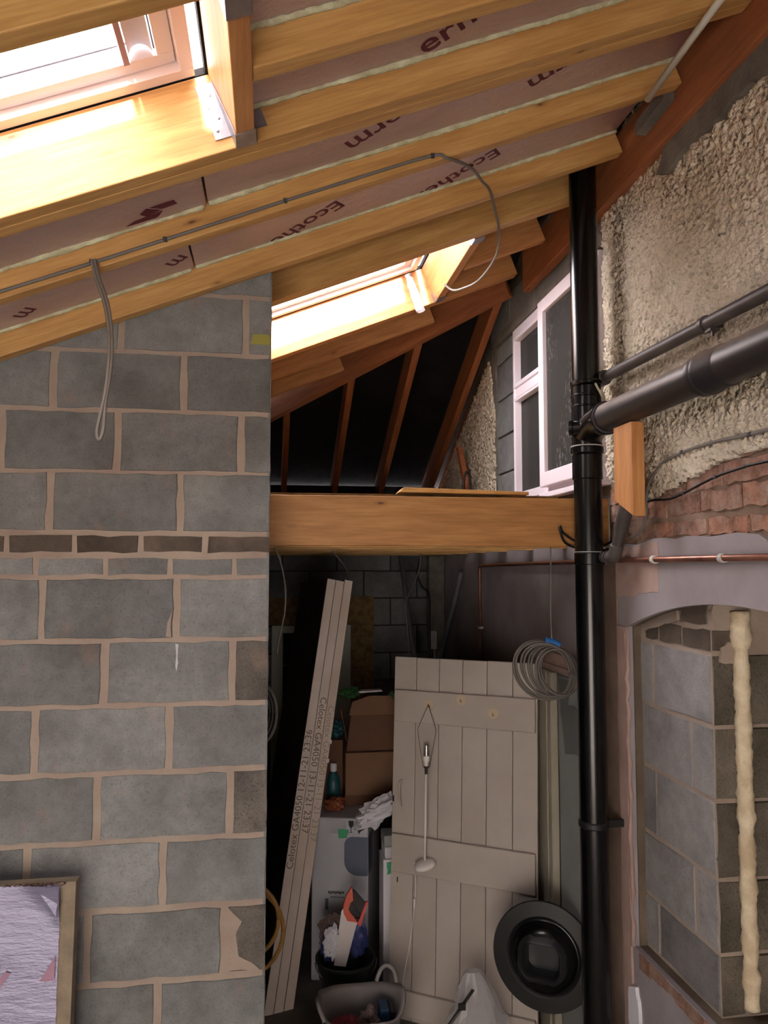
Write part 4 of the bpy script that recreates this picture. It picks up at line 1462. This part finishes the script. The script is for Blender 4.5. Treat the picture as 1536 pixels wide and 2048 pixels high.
lx, ly = 0.212, -0.062
harp = [(lx, ly + 0.018, 1.578), (lx - 0.050, ly, 1.455), (lx - 0.046, ly, 1.42), (lx - 0.018, ly, 1.268), (lx, ly, 1.258), (lx + 0.018, ly, 1.268), (lx + 0.046, ly, 1.42), (lx + 0.050, ly, 1.455), (lx, ly + 0.018, 1.578)]
lpart(MB().tube(harp, 0.0017, 6), 'harp', 'wire')
T4 = Matrix.Translation
lpart(MB().lathe([(0.0001, 1.392), (0.012, 1.388), (0.015, 1.375), (0.015, 1.33), (0.0145, 1.318)], T4((lx, ly, 0)), 18), 'bulb', 'bulb_glass')
lpart(MB().lathe([(0.0145, 1.322), (0.018, 1.315), (0.017, 1.298), (0.011, 1.288), (0.011, 1.272), (0.0001, 1.272)], T4((lx, ly, 0)), 18), 'bulb_base', 'lamp_white')
lpart(MB().lathe([(0.013, 1.272), (0.013, 1.262), (0.008, 1.26), (0.008, 1.232), (0.0001, 1.232)], T4((lx, ly, 0)), 16), 'lamp_holder', 'wire')
lpart(MB().tube([(lx, ly, 1.235), (lx, ly, 0.805)], 0.0055, 10), 'stem', 'lamp_white')
bt = T4((lx, ly - 0.004, 0.795)) @ Matrix.Rotation(R(-12), 4, 'Y') @ Matrix.Rotation(R(14), 4, 'X')
lpart(MB().lathe([(0.0001, 0.012), (0.04, 0.010), (0.054, 0.0), (0.056, -0.012), (0.050, -0.014), (0.0001, -0.014)], bt, 28), 'lamp_foot', 'lamp_white')
lpart(MB().tube(spline([(lx - 0.056, ly, 0.792), (lx - 0.060, -0.03, 0.70), (lx - 0.062, -0.026, 0.60), (lx - 0.085, -0.026, 0.40), (lx - 0.118, -0.026, 0.22), (lx - 0.118, -0.03, 0.16), (lx - 0.13, -0.03, 0.06)], 6), 0.0022, 6), 'flex', 'lamp_white')
lpart(MB().box(lx - 0.068, lx - 0.060, -0.034, -0.024, 0.56, 0.605), 'inline_switch', 'lamp_white', False)

# ---- door casing boards stood against the wall
tag(MB().box(1.340, 1.371, 3.585, 3.640, 0, 1.785).box(1.335, 1.340, 3.585, 3.60, 0, 1.785).build('casing_board', 'casing_paint', center=True, bevel=0.003), 'narrow cream casing board upright against the wall, right one', 'casing')
tag(MB().box(1.345, 1.372, 3.65, 3.82, 0, 1.785).box(1.336, 1.345, 3.65, 3.668, 0, 1.785).build('casing_board', 'casing_paint', center=True, bevel=0.003), 'narrow cream casing board upright against the wall, next to the plank door', 'casing')

# ---- round black plastic collar
rc = tag(empty('pipe_collar', (1.205, 3.36, 0.59)), 'round black plastic rim with a rounded square hole leaning by the stack', 'plastic collar')
ax = Vector((-0.52, -0.85, 0.10)).normalized()
xx = Vector((0, 0, 1)).cross(ax).normalized()
zz = ax.cross(xx)
CMt = Matrix((xx, zz, ax)).transposed().to_4x4()
CMt.translation = (1.205, 3.36, 0.59)
adopt(auto_smooth(MB().lathe([(0.150, 0.0), (0.224, -0.006), (0.228, 0.0), (0.224, 0.008), (0.165, 0.014), (0.155, 0.008)], CMt, 56, True).build('rim', 'black_rubber'), 35), rc)
adopt(MB().lathe([(0.157, 0.010), (0.150, -0.004), (0.142, 0.012), (0.128, 0.036), (0.110, 0.052), (0.095, 0.056)], CMt, 56).build('dome', 'black_pipe', smooth=True), rc)


def rsq(r, rad, n=6, flat=0.85):
    out = []
    for cx, cz, a0 in ((1, 1, 0), (-1, 1, 90), (-1, -1, 180), (1, -1, 270)):
        for i in range(n + 1):
            a = R(a0 + 90 * i / n)
            out.append(((r - rad) * cx + rad * math.cos(a), (r * flat - rad) * cz + rad * math.sin(a)))
    return out


sq0, sq1, sq2 = rsq(0.092, 0.05), rsq(0.082, 0.042), rsq(0.074, 0.036)
m = len(sq0)
ring0 = [CMt @ Vector((0.112 * a / math.hypot(a, b), 0.112 * b / math.hypot(a, b), 0.050)) for a, b in sq0]
vs = ring0 + [CMt @ Vector((a, b, 0.068)) for a, b in sq0] + [CMt @ Vector((a, b, 0.074)) for a, b in sq1] + [CMt @ Vector((a, b, 0.062)) for a, b in sq2] + [CMt @ Vector((a, b, -0.03)) for a, b in sq2]
fs = []
for q in range(4):
    for i in range(m):
        j = (i + 1) % m
        fs.append((q * m + i, q * m + j, (q + 1) * m + j, (q + 1) * m + i))
fs.append(tuple(range(4 * m, 5 * m)))
adopt(auto_smooth(MB().add(vs, fs).build('square_spigot', 'spigot_black'), 45), rc)
adopt(MB().tube([CMt @ Vector((0, 0.20, -0.008)), CMt @ Vector((0.0, 0.20, -0.15))], 0.004, 8).build('nail', 'steel'), rc)

# ---- three insulation boards on end
BL = Vector((-0.010, 4.143, 0.004))
TL = Vector((0.328, 4.446, 2.223))
Lx = (TL - BL).normalized()
Tn = Vector((0.945, 0.30, 0))
Tn = (Tn - Lx * Tn.dot(Lx)).normalized()
Wd = Lx.cross(Tn)
if Wd.y < 0:
    Wd = -Wd
BLEN = (TL - BL).length
TK = 0.0535
BM = Matrix((Lx, Tn, Wd)).transposed().to_4x4()
bl = ['leftmost of three insulation boards leaning on end, dark foil side showing', 'middle of three insulation boards leaning on end, printed cream edge', 'rightmost of three insulation boards leaning on end, nicked cream edge']
for i in range(3):
    lift = (0, 0.0, 0.012)[i]
    o = empty('leaning_board', BL + Tn * (TK * i) + Lx * 0.0)
    tag(o, bl[i], 'insulation', 'boards leaning on end')
    mt = BM.copy()
    mt.translation = BL + Tn * (TK * i)
    W2 = 0.44 - 0.03 * i
    core = MB().box(lift * 0, BLEN + lift, 0.0015, TK - 0.0025, 0, W2)
    core.v = [tuple(mt @ Vector(p)) for p in core.v]
    adopt(core.build('core', 'pir_pale', bevel=0.001), o)
    for a, b in ((0.0, 0.0014), (TK - 0.0024, TK - 0.0008)):
        fo = MB().box(0, BLEN + lift, a, b, 0.0, W2)
        fo.v = [tuple(Vector(p) - Vector((BLEN / 2, 0, W2 / 2))) for p in fo.v]
        f = fo.build('foil_face', 'foil_dark')
        f.matrix_world = mt @ Matrix.Translation((BLEN / 2, 0, W2 / 2))
        f2 = f.matrix_world.copy()
        f.parent = o
        f.matrix_parent_inverse = Matrix.Translation(o.location).inverted()
        f.matrix_basis = f2
    # lettering on the long edge (faces -W)
    org = mt @ Vector((0, 0, -0.0006))
    if i == 1:
        text_obj('lettering', 'Celotex GA4050 13-11-21 23:37', 0.054, 'ink_grey', mt @ Vector((BLEN - 0.66, 0.010, -0.0006)), -Lx, Tn, o, split=True)
    elif i == 0:
        text_obj('lettering', 'Celotex GA4050 12-11-21 23:36', 0.054, 'ink_grey', mt @ Vector((0.70, 0.042, -0.0006)), Lx, -Tn, o, split=True)
    else:
        text_obj('lettering', 'Celotex GA4050 13-11-21 23:37', 0.054, 'ink_faint', mt @ Vector((BLEN - 0.70, 0.010, -0.0006)), -Lx, Tn, o, split=True)
        for q in (BLEN * 0.555, BLEN * 0.600):
            nb = MB().box(q, q + 0.02, TK - 0.012, TK + 0.004, -0.004, 0.008)
            nb.v = [tuple(mt @ Vector(p)) for p in nb.v]
            adopt(nb.build('torn_foil', 'poly_white'), o)

# ---- foil board against the block wall, lower left
fb = tag(empty('foil_board', (-0.90, 2.5, 0)), 'silver foil insulation board with a peeled corner against the block wall', 'insulation')
FM = Matrix.Rotation(R(-3.5), 4, 'X')
FM.translation = (0, 2.525, 0.0)
tz = 1.312


def fpart(mb, name, mat, **kw):
    mb.v = [tuple(FM @ Vector(p)) for p in mb.v]
    return adopt(mb.build(name, mat, **kw), fb)


fpart(MB().box(-1.45, -0.592, 0.0, 0.050, 0.0, tz), 'core', 'pir', bevel=0.001)
nx, nzz = 70, 60
vs, fs = [], []
for i in range(nx + 1):
    for j in range(nzz + 1):
        x = -1.45 + (0.815) * i / nx
        z = 0.0 + (tz - 0.002) * j / nzz
        h = 0.0012 * noise.fractal((x * 14, z * 22, 4), 0.9, 2, 4) + 0.006 * max(0, noise.noise((x * 2.5, z * 26, 8)) - 0.25)
        edge = 0.006 * noise.noise((z * 25, 1, 1)) if i == nx else 0
        dz2 = max(0, (x + 0.695) + (z - tz + 0.06))
        pe = 0.0
        if dz2 > 0:
            pe = min(dz2, 0.12) * 0.35
        vs.append((x + edge, -0.004 - abs(h) - pe, z))
for i in range(nx):
    for j in range(nzz):
        a = i * (nzz + 1) + j
        fs.append((a, a + nzz + 1, a + nzz + 2, a + 1))
fpart(MB().add(vs, fs), 'foil_face', 'foil_lilac', smooth=True)
for pol in ([(-0.84, 1.00), (-0.815, 1.00), (-0.77, 1.06), (-0.785, 1.065)], [(-0.87, 1.0), (-0.86, 1.0), (-0.80, 1.075), (-0.81, 1.08)], [(-0.685, 1.03), (-0.642, 1.03), (-0.642, 1.10)]):
    fpart(MB().prism(pol, [], lambda a, b: (a, -0.0125, b), lambda a, b: (a, -0.0115, b)), 'printed_stripe', 'ink_pink')
fl = [(-0.715, -0.010, tz - 0.006), (-0.638, -0.008, tz - 0.004), (-0.636, -0.012, tz - 0.05), (-0.640, -0.036, tz - 0.088), (-0.668, -0.028, tz - 0.055), (-0.692, -0.018, tz - 0.028)]
fpart(MB().add(fl + [(a, b + 0.001, c) for a, b, c in fl], [(0, 1, 2, 3, 4, 5), (11, 10, 9, 8, 7, 6)]), 'peeled_flap', 'foil_lilac')
text_obj('lettering', 'Celotex', 0.058, 'ink_maroon', FM @ Vector((-0.615, 0.004, tz + 0.0008)), (-1, 0, 0), FM.to_3x3() @ Vector((0, -1, 0)), fb, split=True)
# ---- white appliance carton
ct = tag(empty('appliance_carton', (0.467, 4.655, 0), R(-15)), 'tall white appliance carton with a rounded grey print behind the bucket', 'carton')
CM = Matrix.Translation((0.467, 4.655, 0)) @ Matrix.Rotation(R(-15), 4, 'Z')


def cpart(mb, name, mat, **kw):
    mb.v = [tuple(CM @ Vector(p)) for p in mb.v]
    return adopt(mb.build(name, mat, **kw), ct)


cpart(MB().box(-0.16, 0.16, -0.25, 0.25, 0.0, 0.885), 'body', 'carton_white', bevel=0.006)
# grey rounded panel printed round the corner
pn = [(0.158, 0.785), (0.158, 0.575), (0.10, 0.575)] + [(0.10 - 0.075 * math.sin(R(a)), 0.65 - 0.075 * math.cos(R(a))) for a in range(0, 91, 15)] + [(0.025, 0.70)] + [(0.07 - 0.045 * math.cos(R(a)), 0.74 + 0.045 * math.sin(R(a))) for a in range(0, 91, 15)]
FY, BY = -0.2512, -0.2502
fr = lambda a, b: (a, FY, b)
ba = lambda a, b: (a, BY, b)
cpart(MB().prism(pn, [], fr, ba), 'printed_panel', 'ink_blue_grey')
cpart(MB().box(0.1602, 0.1612, -0.25, -0.10, 0.575, 0.785), 'printed_panel', 'ink_blue_grey')
# goblet and leaf-like handling marks
cpart(MB().prism([(0.048, 0.872), (0.078, 0.872), (0.076, 0.845), (0.065, 0.832), (0.065, 0.812), (0.074, 0.808), (0.052, 0.808), (0.061, 0.812), (0.061, 0.832), (0.050, 0.845)], [], fr, ba), 'handling_mark', 'ink_black')
cpart(MB().prism([(0.092, 0.85), (0.112, 0.835), (0.142, 0.83), (0.117, 0.815), (0.107, 0.80), (0.102, 0.815)], [], fr, ba), 'handling_mark', 'ink_black')
mb = MB()
x = -0.065
for i in range(11):
    h = random.choice([0.010, 0.013, 0.016])
    w = random.choice([0.005, 0.007])
    mb.box(x, x + w, FY, BY, 0.470 + (0.016 - h), 0.486)
    x += w + 0.0025
cpart(mb, 'printed_line', 'ink_black')['kind'] = 'stuff'
cpart(MB().box(-0.082, -0.064, FY, BY, 0.385, 0.445), 'printed_code', 'ink_blue_grey')
mb = MB()
x = -0.05
for i in range(8):
    mb.box(x, x + 0.006, FY, BY, 0.450, 0.458)
    x += 0.010
cpart(mb, 'printed_line', 'ink_blue_grey')['kind'] = 'stuff'
cpart(MB().box(-0.055, 0.035, -0.2516, -0.2506, 0.80, 0.87), 'tape', 'clear_film')
cpart(MB().prism(rough_outline([(-0.01, 0.775), (0.045, 0.775), (0.048, 0.825), (-0.012, 0.825)], 0.02, 0.006), [], lambda a, b: (a, -0.2535, b), lambda a, b: (a, -0.2520, b)), 'green_tape', 'plastic_green')

# ---- second white carton behind the door edge, with packets on it
c2 = tag(empty('white_carton', (0.78, 4.42, 0)), 'narrow white carton showing between the grey printed carton and the plank door', 'carton')
adopt(MB().box(0.625, 0.96, 4.26, 4.42, 0.0, 0.70).build('body', 'poly_white', bevel=0.005), c2)
adopt(MB().prism(rough_outline([(0.645, 0.625), (0.69, 0.625), (0.69, 0.685), (0.645, 0.685)], 0.02, 0.005), [], lambda a, b: (a, 4.254, b), lambda a, b: (a, 4.259, b)).build('green_tape', 'plastic_green'), c2)
tag(MB().box(0.635, 0.80, 4.265, 4.41, 0.702, 0.765).build('white_packet', 'paper_white', bevel=0.008), 'lower small white packet stacked on the narrow carton', 'packet')
tag(MB().box(0.630, 0.79, 4.262, 4.40, 0.767, 0.825).build('white_packet', 'plaster_pale', bevel=0.008), 'upper small greyish packet under the crumpled white bag', 'packet')


def crumple(name, cx, cy, cz, rx, ry, rz, amp, mat, seed, nseg=28, nring=18, flat=None):
    vs, fs = [], []
    for i in range(nring + 1):
        ph = math.pi * i / nring
        for k in range(nseg):
            a = 2 * math.pi * k / nseg
            d = Vector((math.sin(ph) * math.cos(a), math.sin(ph) * math.sin(a), math.cos(ph)))
            h = 1 + amp * noise.fractal(d * 2.2 + Vector((seed, 0, 0)), 0.7, 2.2, 4)
            p = Vector((cx + d.x * rx * h, cy + d.y * ry * h, cz + d.z * rz * h))
            if flat is not None and p.z < flat:
                p.z = flat
            vs.append(p)
    for i in range(nring):
        for k in range(nseg):
            k2 = (k + 1) % nseg
            fs.append((i * nseg + k, i * nseg + k2, (i + 1) * nseg + k2, (i + 1) * nseg + k))
    return MB().add(vs, fs)


wbag = crumple('x', 0.0, 0, 0, 0.135, 0.07, 0.055, 0.45, None, 3.0)
RB = Matrix.Translation((0.600, 4.33, 0.935)) @ Matrix.Rotation(R(-30), 4, 'Y')
wbag.v = [tuple(RB @ Vector(p)) for p in wbag.v]
tag(wbag.build('plastic_bag', 'paper_white', smooth=False), 'crumpled white plastic bag slumped over the cartons', 'plastic bag')

# ---- cardboard boxes
b1 = tag(empty('cardboard_box', (0.60, 4.80, 0.886), R(-3)), 'plain brown cardboard box sitting on the white appliance carton', 'box')
adopt(MB().box(0.452, 0.80, 4.62, 4.84, 0.887, 1.19).build('body', 'cardboard', bevel=0.003), b1)
adopt(MB().box(0.449, 0.80, 4.617, 4.62, 0.887, 0.945).build('lower_flap', 'cardboard_dark'), b1)
b2 = tag(empty('cardboard_box', (0.62, 4.75, 1.19)), 'opened brown carton with raised flaps on top of the plain box', 'box')
adopt(MB().hexa([(0.46, 4.65, 1.193), (0.80, 4.65, 1.193), (0.80, 4.82, 1.193), (0.46, 4.82, 1.193)], [(0.49, 4.67, 1.40), (0.79, 4.67, 1.40), (0.79, 4.81, 1.40), (0.49, 4.81, 1.40)]).build('body', 'cardboard_dark', bevel=0.003), b2)
adopt(MB().prism([(0.478, 1.40), (0.80, 1.40), (0.77, 1.47), (0.735, 1.505), (0.60, 1.505), (0.50, 1.475)], [], lambda a, b: (a, 4.668 + (b - 1.40) * 0.4, b), lambda a, b: (a, 4.673 + (b - 1.40) * 0.4, b)).build('flap', 'cardboard', bevel=0), b2)
adopt(MB().hexa([(0.462, 4.66, 1.25), (0.466, 4.66, 1.25), (0.466, 4.80, 1.25), (0.462, 4.80, 1.25)], [(0.425, 4.66, 1.44), (0.43, 4.66, 1.44), (0.46, 4.80, 1.44), (0.455, 4.80, 1.44)]).build('flap', 'cardboard_dark'), b2)
adopt(MB().box(0.62, 0.79, 4.662, 4.666, 1.29, 1.30).build('printed_stripe', 'cardboard'), b2)
gb = crumple('x', 0.50, 4.80, 1.515, 0.06, 0.05, 0.03, 0.5, None, 11)
tag(gb.build('green_bag', 'leaf_green'), 'scrap of green plastic on the left of the opened carton', 'plastic scrap')
gb = crumple('x', 0.745, 4.74, 1.47, 0.03, 0.03, 0.05, 0.5, None, 15)
tag(gb.build('green_bag', 'leaf_green'), 'scrap of green plastic behind the top left corner of the plank door', 'plastic scrap')
pp = MB().hexa([(0.54, 4.79, 1.51), (0.70, 4.79, 1.518), (0.70, 4.85, 1.518), (0.54, 4.85, 1.51)], [(0.545, 4.79, 1.522), (0.69, 4.79, 1.526), (0.69, 4.85, 1.526), (0.545, 4.85, 1.522)])
tag(pp.build('paper_sheet', 'paper_white'), 'pale folded sheet on top of the opened carton', 'paper')
# bottle, dark pouch, red packet beside the box
bt = tag(empty('bottle', (0.385, 4.66, 0.887)), 'teal bottle with a white cap beside the cardboard box', 'bottle')
adopt(MB().lathe([(0.0001, 0), (0.036, 0), (0.040, 0.01), (0.040, 0.13), (0.032, 0.165), (0.016, 0.185), (0.016, 0.195)], Matrix.Translation((0.385, 4.66, 0.887)), 20).build('body', 'teal', smooth=True), bt)
adopt(MB().lathe([(0.018, 0.193), (0.020, 0.2), (0.020, 0.235), (0.014, 0.24), (0.0001, 0.24)], Matrix.Translation((0.385, 4.66, 0.887)), 16).build('cap', 'poly_white', smooth=True), bt)
rp = crumple('x', 0.385, 4.54, 0.925, 0.055, 0.05, 0.04, 0.35, None, 21, flat=0.888)
tag(rp.build('red_packet', 'red_packet'), 'dark red packet in front of the teal bottle', 'packet')
tb = crumple('x', 0.40, 4.78, 1.30, 0.06, 0.05, 0.05, 0.4, None, 25)
tag(tb.build('teal_cloth', 'teal'), 'teal cloth stuffed left of the opened carton', 'cloth')
tag(MB().box(0.30, 0.445, 4.70, 4.85, 0.887, 1.25).build('dark_crate', 'cardboard_dark', bevel=0.004), 'dark brown carton behind the teal bottle', 'box')

# ---- black bucket with a saw and bags
bk = tag(empty('bucket', (0.405, 4.10, 0)), 'black plastic bucket holding the saw', 'bucket')
adopt(auto_smooth(MB().lathe([(0.0001, 0.0), (0.105, 0.0), (0.148, 0.275), (0.156, 0.278), (0.156, 0.290), (0.146, 0.290), (0.140, 0.27), (0.100, 0.012), (0.0001, 0.012)], Matrix.Translation((0.405, 4.10, 0.0)), 40).build('body', 'bucket_black'), 35), bk)
adopt(MB().tube([(0.405 + 0.158 * math.cos(a), 4.10 - 0.03 - 0.05 * math.sin(a), 0.285 - 0.10 * math.sin(a)) for a in [math.pi * q / 16 for q in range(17)]], 0.004, 7).build('bail', 'wire', smooth=True), bk)
sw = tag(empty('hand_saw', (0.43, 4.06, 0.3)), 'hand saw with red and black handle standing in the bucket', 'saw')
SWM = Matrix.Translation((0.455, 4.075, 0.525)) @ Matrix.Rotation(R(-8), 4, 'X')


def swp(pol, holes, y0, y1, name, mat, bevel=0.002):
    mb = MB().prism(pol, holes, lambda a, b: (a, y0, b), lambda a, b: (a, y1, b))
    mb.v = [tuple(SWM @ Vector(p)) for p in mb.v]
    return adopt(mb.build(name, mat, bevel=bevel), sw)


hole_p = [(-0.028, 0.040), (0.030, -0.022), (0.016, -0.038), (-0.005, -0.036), (-0.038, 0.005)]
swp([(-0.020, 0.118), (-0.050, 0.075), (-0.066, 0.03), (-0.062, -0.01), (-0.045, -0.045), (0.008, -0.055), (-0.005, -0.036), (-0.038, 0.005), (-0.028, 0.040), (-0.012, 0.052)], [], -0.012, 0.012, 'handle_front', 'saw_orange')
swp([(-0.012, 0.105), (-0.012, 0.052), (-0.028, 0.040), (0.030, -0.022), (0.052, 0.035)], [], -0.010, 0.010, 'grip', 'saw_grip')
swp([(0.052, 0.040), (0.064, 0.040), (0.022, -0.075), (0.004, -0.060), (0.012, -0.050)], [], -0.012, 0.012, 'handle_back', 'saw_red')
swp([(0.030, -0.022), (0.046, 0.005), (0.014, -0.052), (0.002, -0.052), (-0.005, -0.036), (0.016, -0.038)], [], -0.010, 0.010, 'handle_inset', 'saw_grip')
swp([(-0.075, 0.0), (-0.060, 0.02), (0.012, -0.055), (0.000, -0.075), (-0.055, -0.26), (-0.115, -0.25)], [], -0.001, 0.001, 'blade', 'saw_blade', 0)
bb = crumple('x', 0.475, 4.16, 0.345, 0.05, 0.03, 0.09, 0.3, None, 31)
tag(bb.build('blue_bag', 'blue_bag'), 'pointed blue plastic bag behind the saw blade in the bucket', 'plastic bag')
bb = crumple('x', 0.315, 4.12, 0.34, 0.032, 0.03, 0.075, 0.4, None, 35)
tag(bb.build('blue_bag', 'blue_bag'), 'dark blue packet on the left rim of the bucket', 'plastic bag')
bb = crumple('x', 0.335, 4.075, 0.375, 0.045, 0.03, 0.075, 0.5, None, 37)
tag(bb.build('paper_wrapper', 'paper_white'), 'torn whitish brown wrapper sticking out of the bucket', 'wrapper')
bb = crumple('x', 0.345, 4.15, 0.40, 0.075, 0.03, 0.07, 0.4, None, 39)
tag(bb.build('brown_rag', 'brown_cloth'), 'brown rag bunched behind the saw blade', 'rag')

# ---- grey trug in front
tg = tag(empty('trug', (0.43, 3.62, 0)), 'flexible grey builder trug with mixed things inside at the bottom edge', 'trug')
seg = 48
vs, fs = [], []
prof = [(0.135, 0.0), (0.165, 0.12), (0.188, 0.30), (0.205, 0.312), (0.196, 0.318), (0.176, 0.30), (0.150, 0.10), (0.12, 0.012), (0.001, 0.012)]
for r, h in [(0.001, 0.0)] + prof:
    for q in range(seg):
        a = 2 * math.pi * q / seg
        lift = 0.040 * (abs(math.cos(a)) ** 10) * (h / 0.31) ** 6 + 0.012 * math.sin(3 * a) * (h / 0.31) ** 2
        vs.append((0.43 + r * math.cos(a) * (1 + 0.02 * math.sin(2 * a)), 3.62 + r * math.sin(a) * 0.96, h + lift))
n = len(prof) + 1
for i in range(n - 1):
    for q in range(seg):
        q2 = (q + 1) % seg
        fs.append((i * seg + q, i * seg + q2, (i + 1) * seg + q2, (i + 1) * seg + q))
adopt(MB().add(vs, fs).build('tub', 'trug_grey', smooth=True), tg)
adopt(MB().tube(spline([(0.52, 3.775, 0.325), (0.545, 3.785, 0.372), (0.575, 3.775, 0.392), (0.605, 3.745, 0.372), (0.612, 3.715, 0.315)], 6), 0.010, 9).build('handle', 'trug_grey', smooth=True), tg)
adopt(MB().tube(spline([(0.255, 3.50, 0.315), (0.235, 3.52, 0.355), (0.228, 3.56, 0.37), (0.232, 3.61, 0.355), (0.245, 3.65, 0.318)], 6), 0.010, 9).build('handle', 'trug_grey', smooth=True), tg)
bb = crumple('x', 0.365, 3.57, 0.235, 0.085, 0.06, 0.05, 0.4, None, 41)
tag(bb.build('red_cloth', 'red_cloth'), 'dark red cloth in the left of the grey trug', 'cloth')
bb = crumple('x', 0.455, 3.56, 0.255, 0.045, 0.045, 0.065, 0.4, None, 43)
tag(bb.build('brown_cloth', 'brown_cloth'), 'brownish cloth in the middle of the grey trug', 'cloth')
tag(MB().box(0.510, 0.553, 3.57, 3.66, 0.14, 0.305).build('blue_case', 'blue_case', bevel=0.006), 'dark blue box standing in the right of the grey trug', 'box')
tag(MB().box(0.555, 0.575, 3.56, 3.66, 0.15, 0.30).build('black_slab', 'black_rubber', bevel=0.003), 'black slab beside the blue box in the grey trug', 'slab')
bb = crumple('x', 0.215, 3.86, 0.03, 0.065, 0.06, 0.05, 0.5, None, 45, flat=0.002)
tag(bb.build('paper_scrap', 'paper_white'), 'white scrap of paper on the floor by the leaning boards', 'paper')

# ---- clear bag with black strap
bg2 = MB()
vs, fs = [], []
for i in range(15):
    t = i / 14
    for q in range(24):
        a = 2 * math.pi * q / 24
        r = (0.045 + 0.20 * (1 - t) ** 0.75) * (1 + 0.18 * noise.noise((math.cos(a) * 2, math.sin(a) * 2, t * 5)))
        vs.append((0.935 + 0.018 * math.sin(t * 3) + r * math.cos(a) * 0.85, 3.56 + r * math.sin(a) * 0.5, 0.003 + 0.445 * t))
for i in range(14):
    for q in range(24):
        q2 = (q + 1) % 24
        fs.append((i * 24 + q, i * 24 + q2, (i + 1) * 24 + q2, (i + 1) * 24 + q))
fs.append(tuple(range(14 * 24, 15 * 24)))
bag = MB().add(vs, fs).build('clear_bag', 'clear_bag')
tag(bag, 'clear plastic bag slumped at the foot of the plank door', 'plastic bag')
stp = MB().hexa([(0.715, 3.435, 0.20), (0.728, 3.430, 0.19), (0.728, 3.434, 0.19), (0.715, 3.439, 0.20)], [(0.905, 3.455, 0.425), (0.917, 3.455, 0.418), (0.917, 3.459, 0.418), (0.905, 3.459, 0.425)])
stp.box(0.84, 0.872, 3.440, 3.452, 0.345, 0.372)
adopt(stp.build('strap', 'black_rubber'), bag)

# ---- back of the store: door, chipboard lining, poles, socket
bd = tag(empty('door_1', (0.33, 6.37, 0)), kind='structure')
for nm, mat, x0, x1, y0, y1, z0, z1 in (('stile', 'back_door_paint', 0.02, 0.11, 6.33, 6.37, 0, 1.81), ('stile', 'back_door_paint', 0.50, 0.66, 6.33, 6.37, 0, 1.81), ('top_rail', 'back_door_paint', 0.11, 0.50, 6.33, 6.37, 1.75, 1.81),
                                       ('lock_rail', 'back_door_paint', 0.11, 0.50, 6.33, 6.37, 0.0, 0.985), ('glazing_bar', 'back_door_paint', 0.11, 0.50, 6.34, 6.36, 1.483, 1.492), ('glazing_bar', 'back_door_paint', 0.11, 0.50, 6.34, 6.36, 1.262, 1.271),
                                       ('pane', 'hole', 0.11, 0.50, 6.362, 6.368, 0.985, 1.75)):
    adopt(MB().box(x0, x1, y0, y1, z0, z1).build(nm, mat, bevel=0 if nm == 'pane' else 0.002), bd)
lead = MB().tube(spline([(0.12, 6.358, 1.62), (0.19, 6.358, 1.67), (0.22, 6.358, 1.74), (0.25, 6.358, 1.67), (0.32, 6.358, 1.62)], 5), 0.006, 6).tube([(0.12, 6.358, 1.60), (0.40, 6.358, 1.60)], 0.006, 6)
adopt(lead.build('leading', 'gasket'), bd)
oz = tag(empty('door_lining', (0.4, 6.39, 0)), 'chipboard lining around the white back door of the store', 'chipboard')
for x0, x1, z0, z1 in ((-0.2, 0.50, 1.812, 2.03), (0.50, 0.855, 1.812, 2.04), (0.662, 0.855, 0.0, 1.811)):
    adopt(MB().box(x0, x1, 6.375, 6.398, z0, z1).build('chipboard', 'osb'), oz)
tag(MB().tube([(1.02, 6.0, 2.372), (1.135, 6.0, 1.50), (1.30, 6.0, 0.0)], 0.018, 14).build('leaning_pole', 'pole_grey', smooth=True), 'grey pole leaning in the back of the store, left one', 'pole')
tag(MB().tube([(1.35, 5.36, 2.25), (1.33, 5.95, 1.60), (1.31, 6.3, 0.0)], 0.018, 14).build('leaning_pole', 'pole_grey', smooth=True), 'faint grey pole sloping along the house wall in the store, right one', 'pole')
tag(MB().box(1.25, 1.379, 6.02, 6.12, 0, 2.374).build('corner_post', 'cement', bevel=0.01), 'pale rough post in the back corner of the store', 'post')
sk = tag(empty('socket_box', (1.24, 5.98, 1.72)), 'small white socket box on the pale corner post', 'socket')
adopt(MB().box(1.255, 1.305, 5.99, 6.019, 1.64, 1.78).build('box', 'poly_white', bevel=0.004), sk)
adopt(MB().tube([(1.285, 6.0, 1.64), (1.29, 6.0, 1.40)], 0.006, 7).build('lead', 'poly_white'), sk)
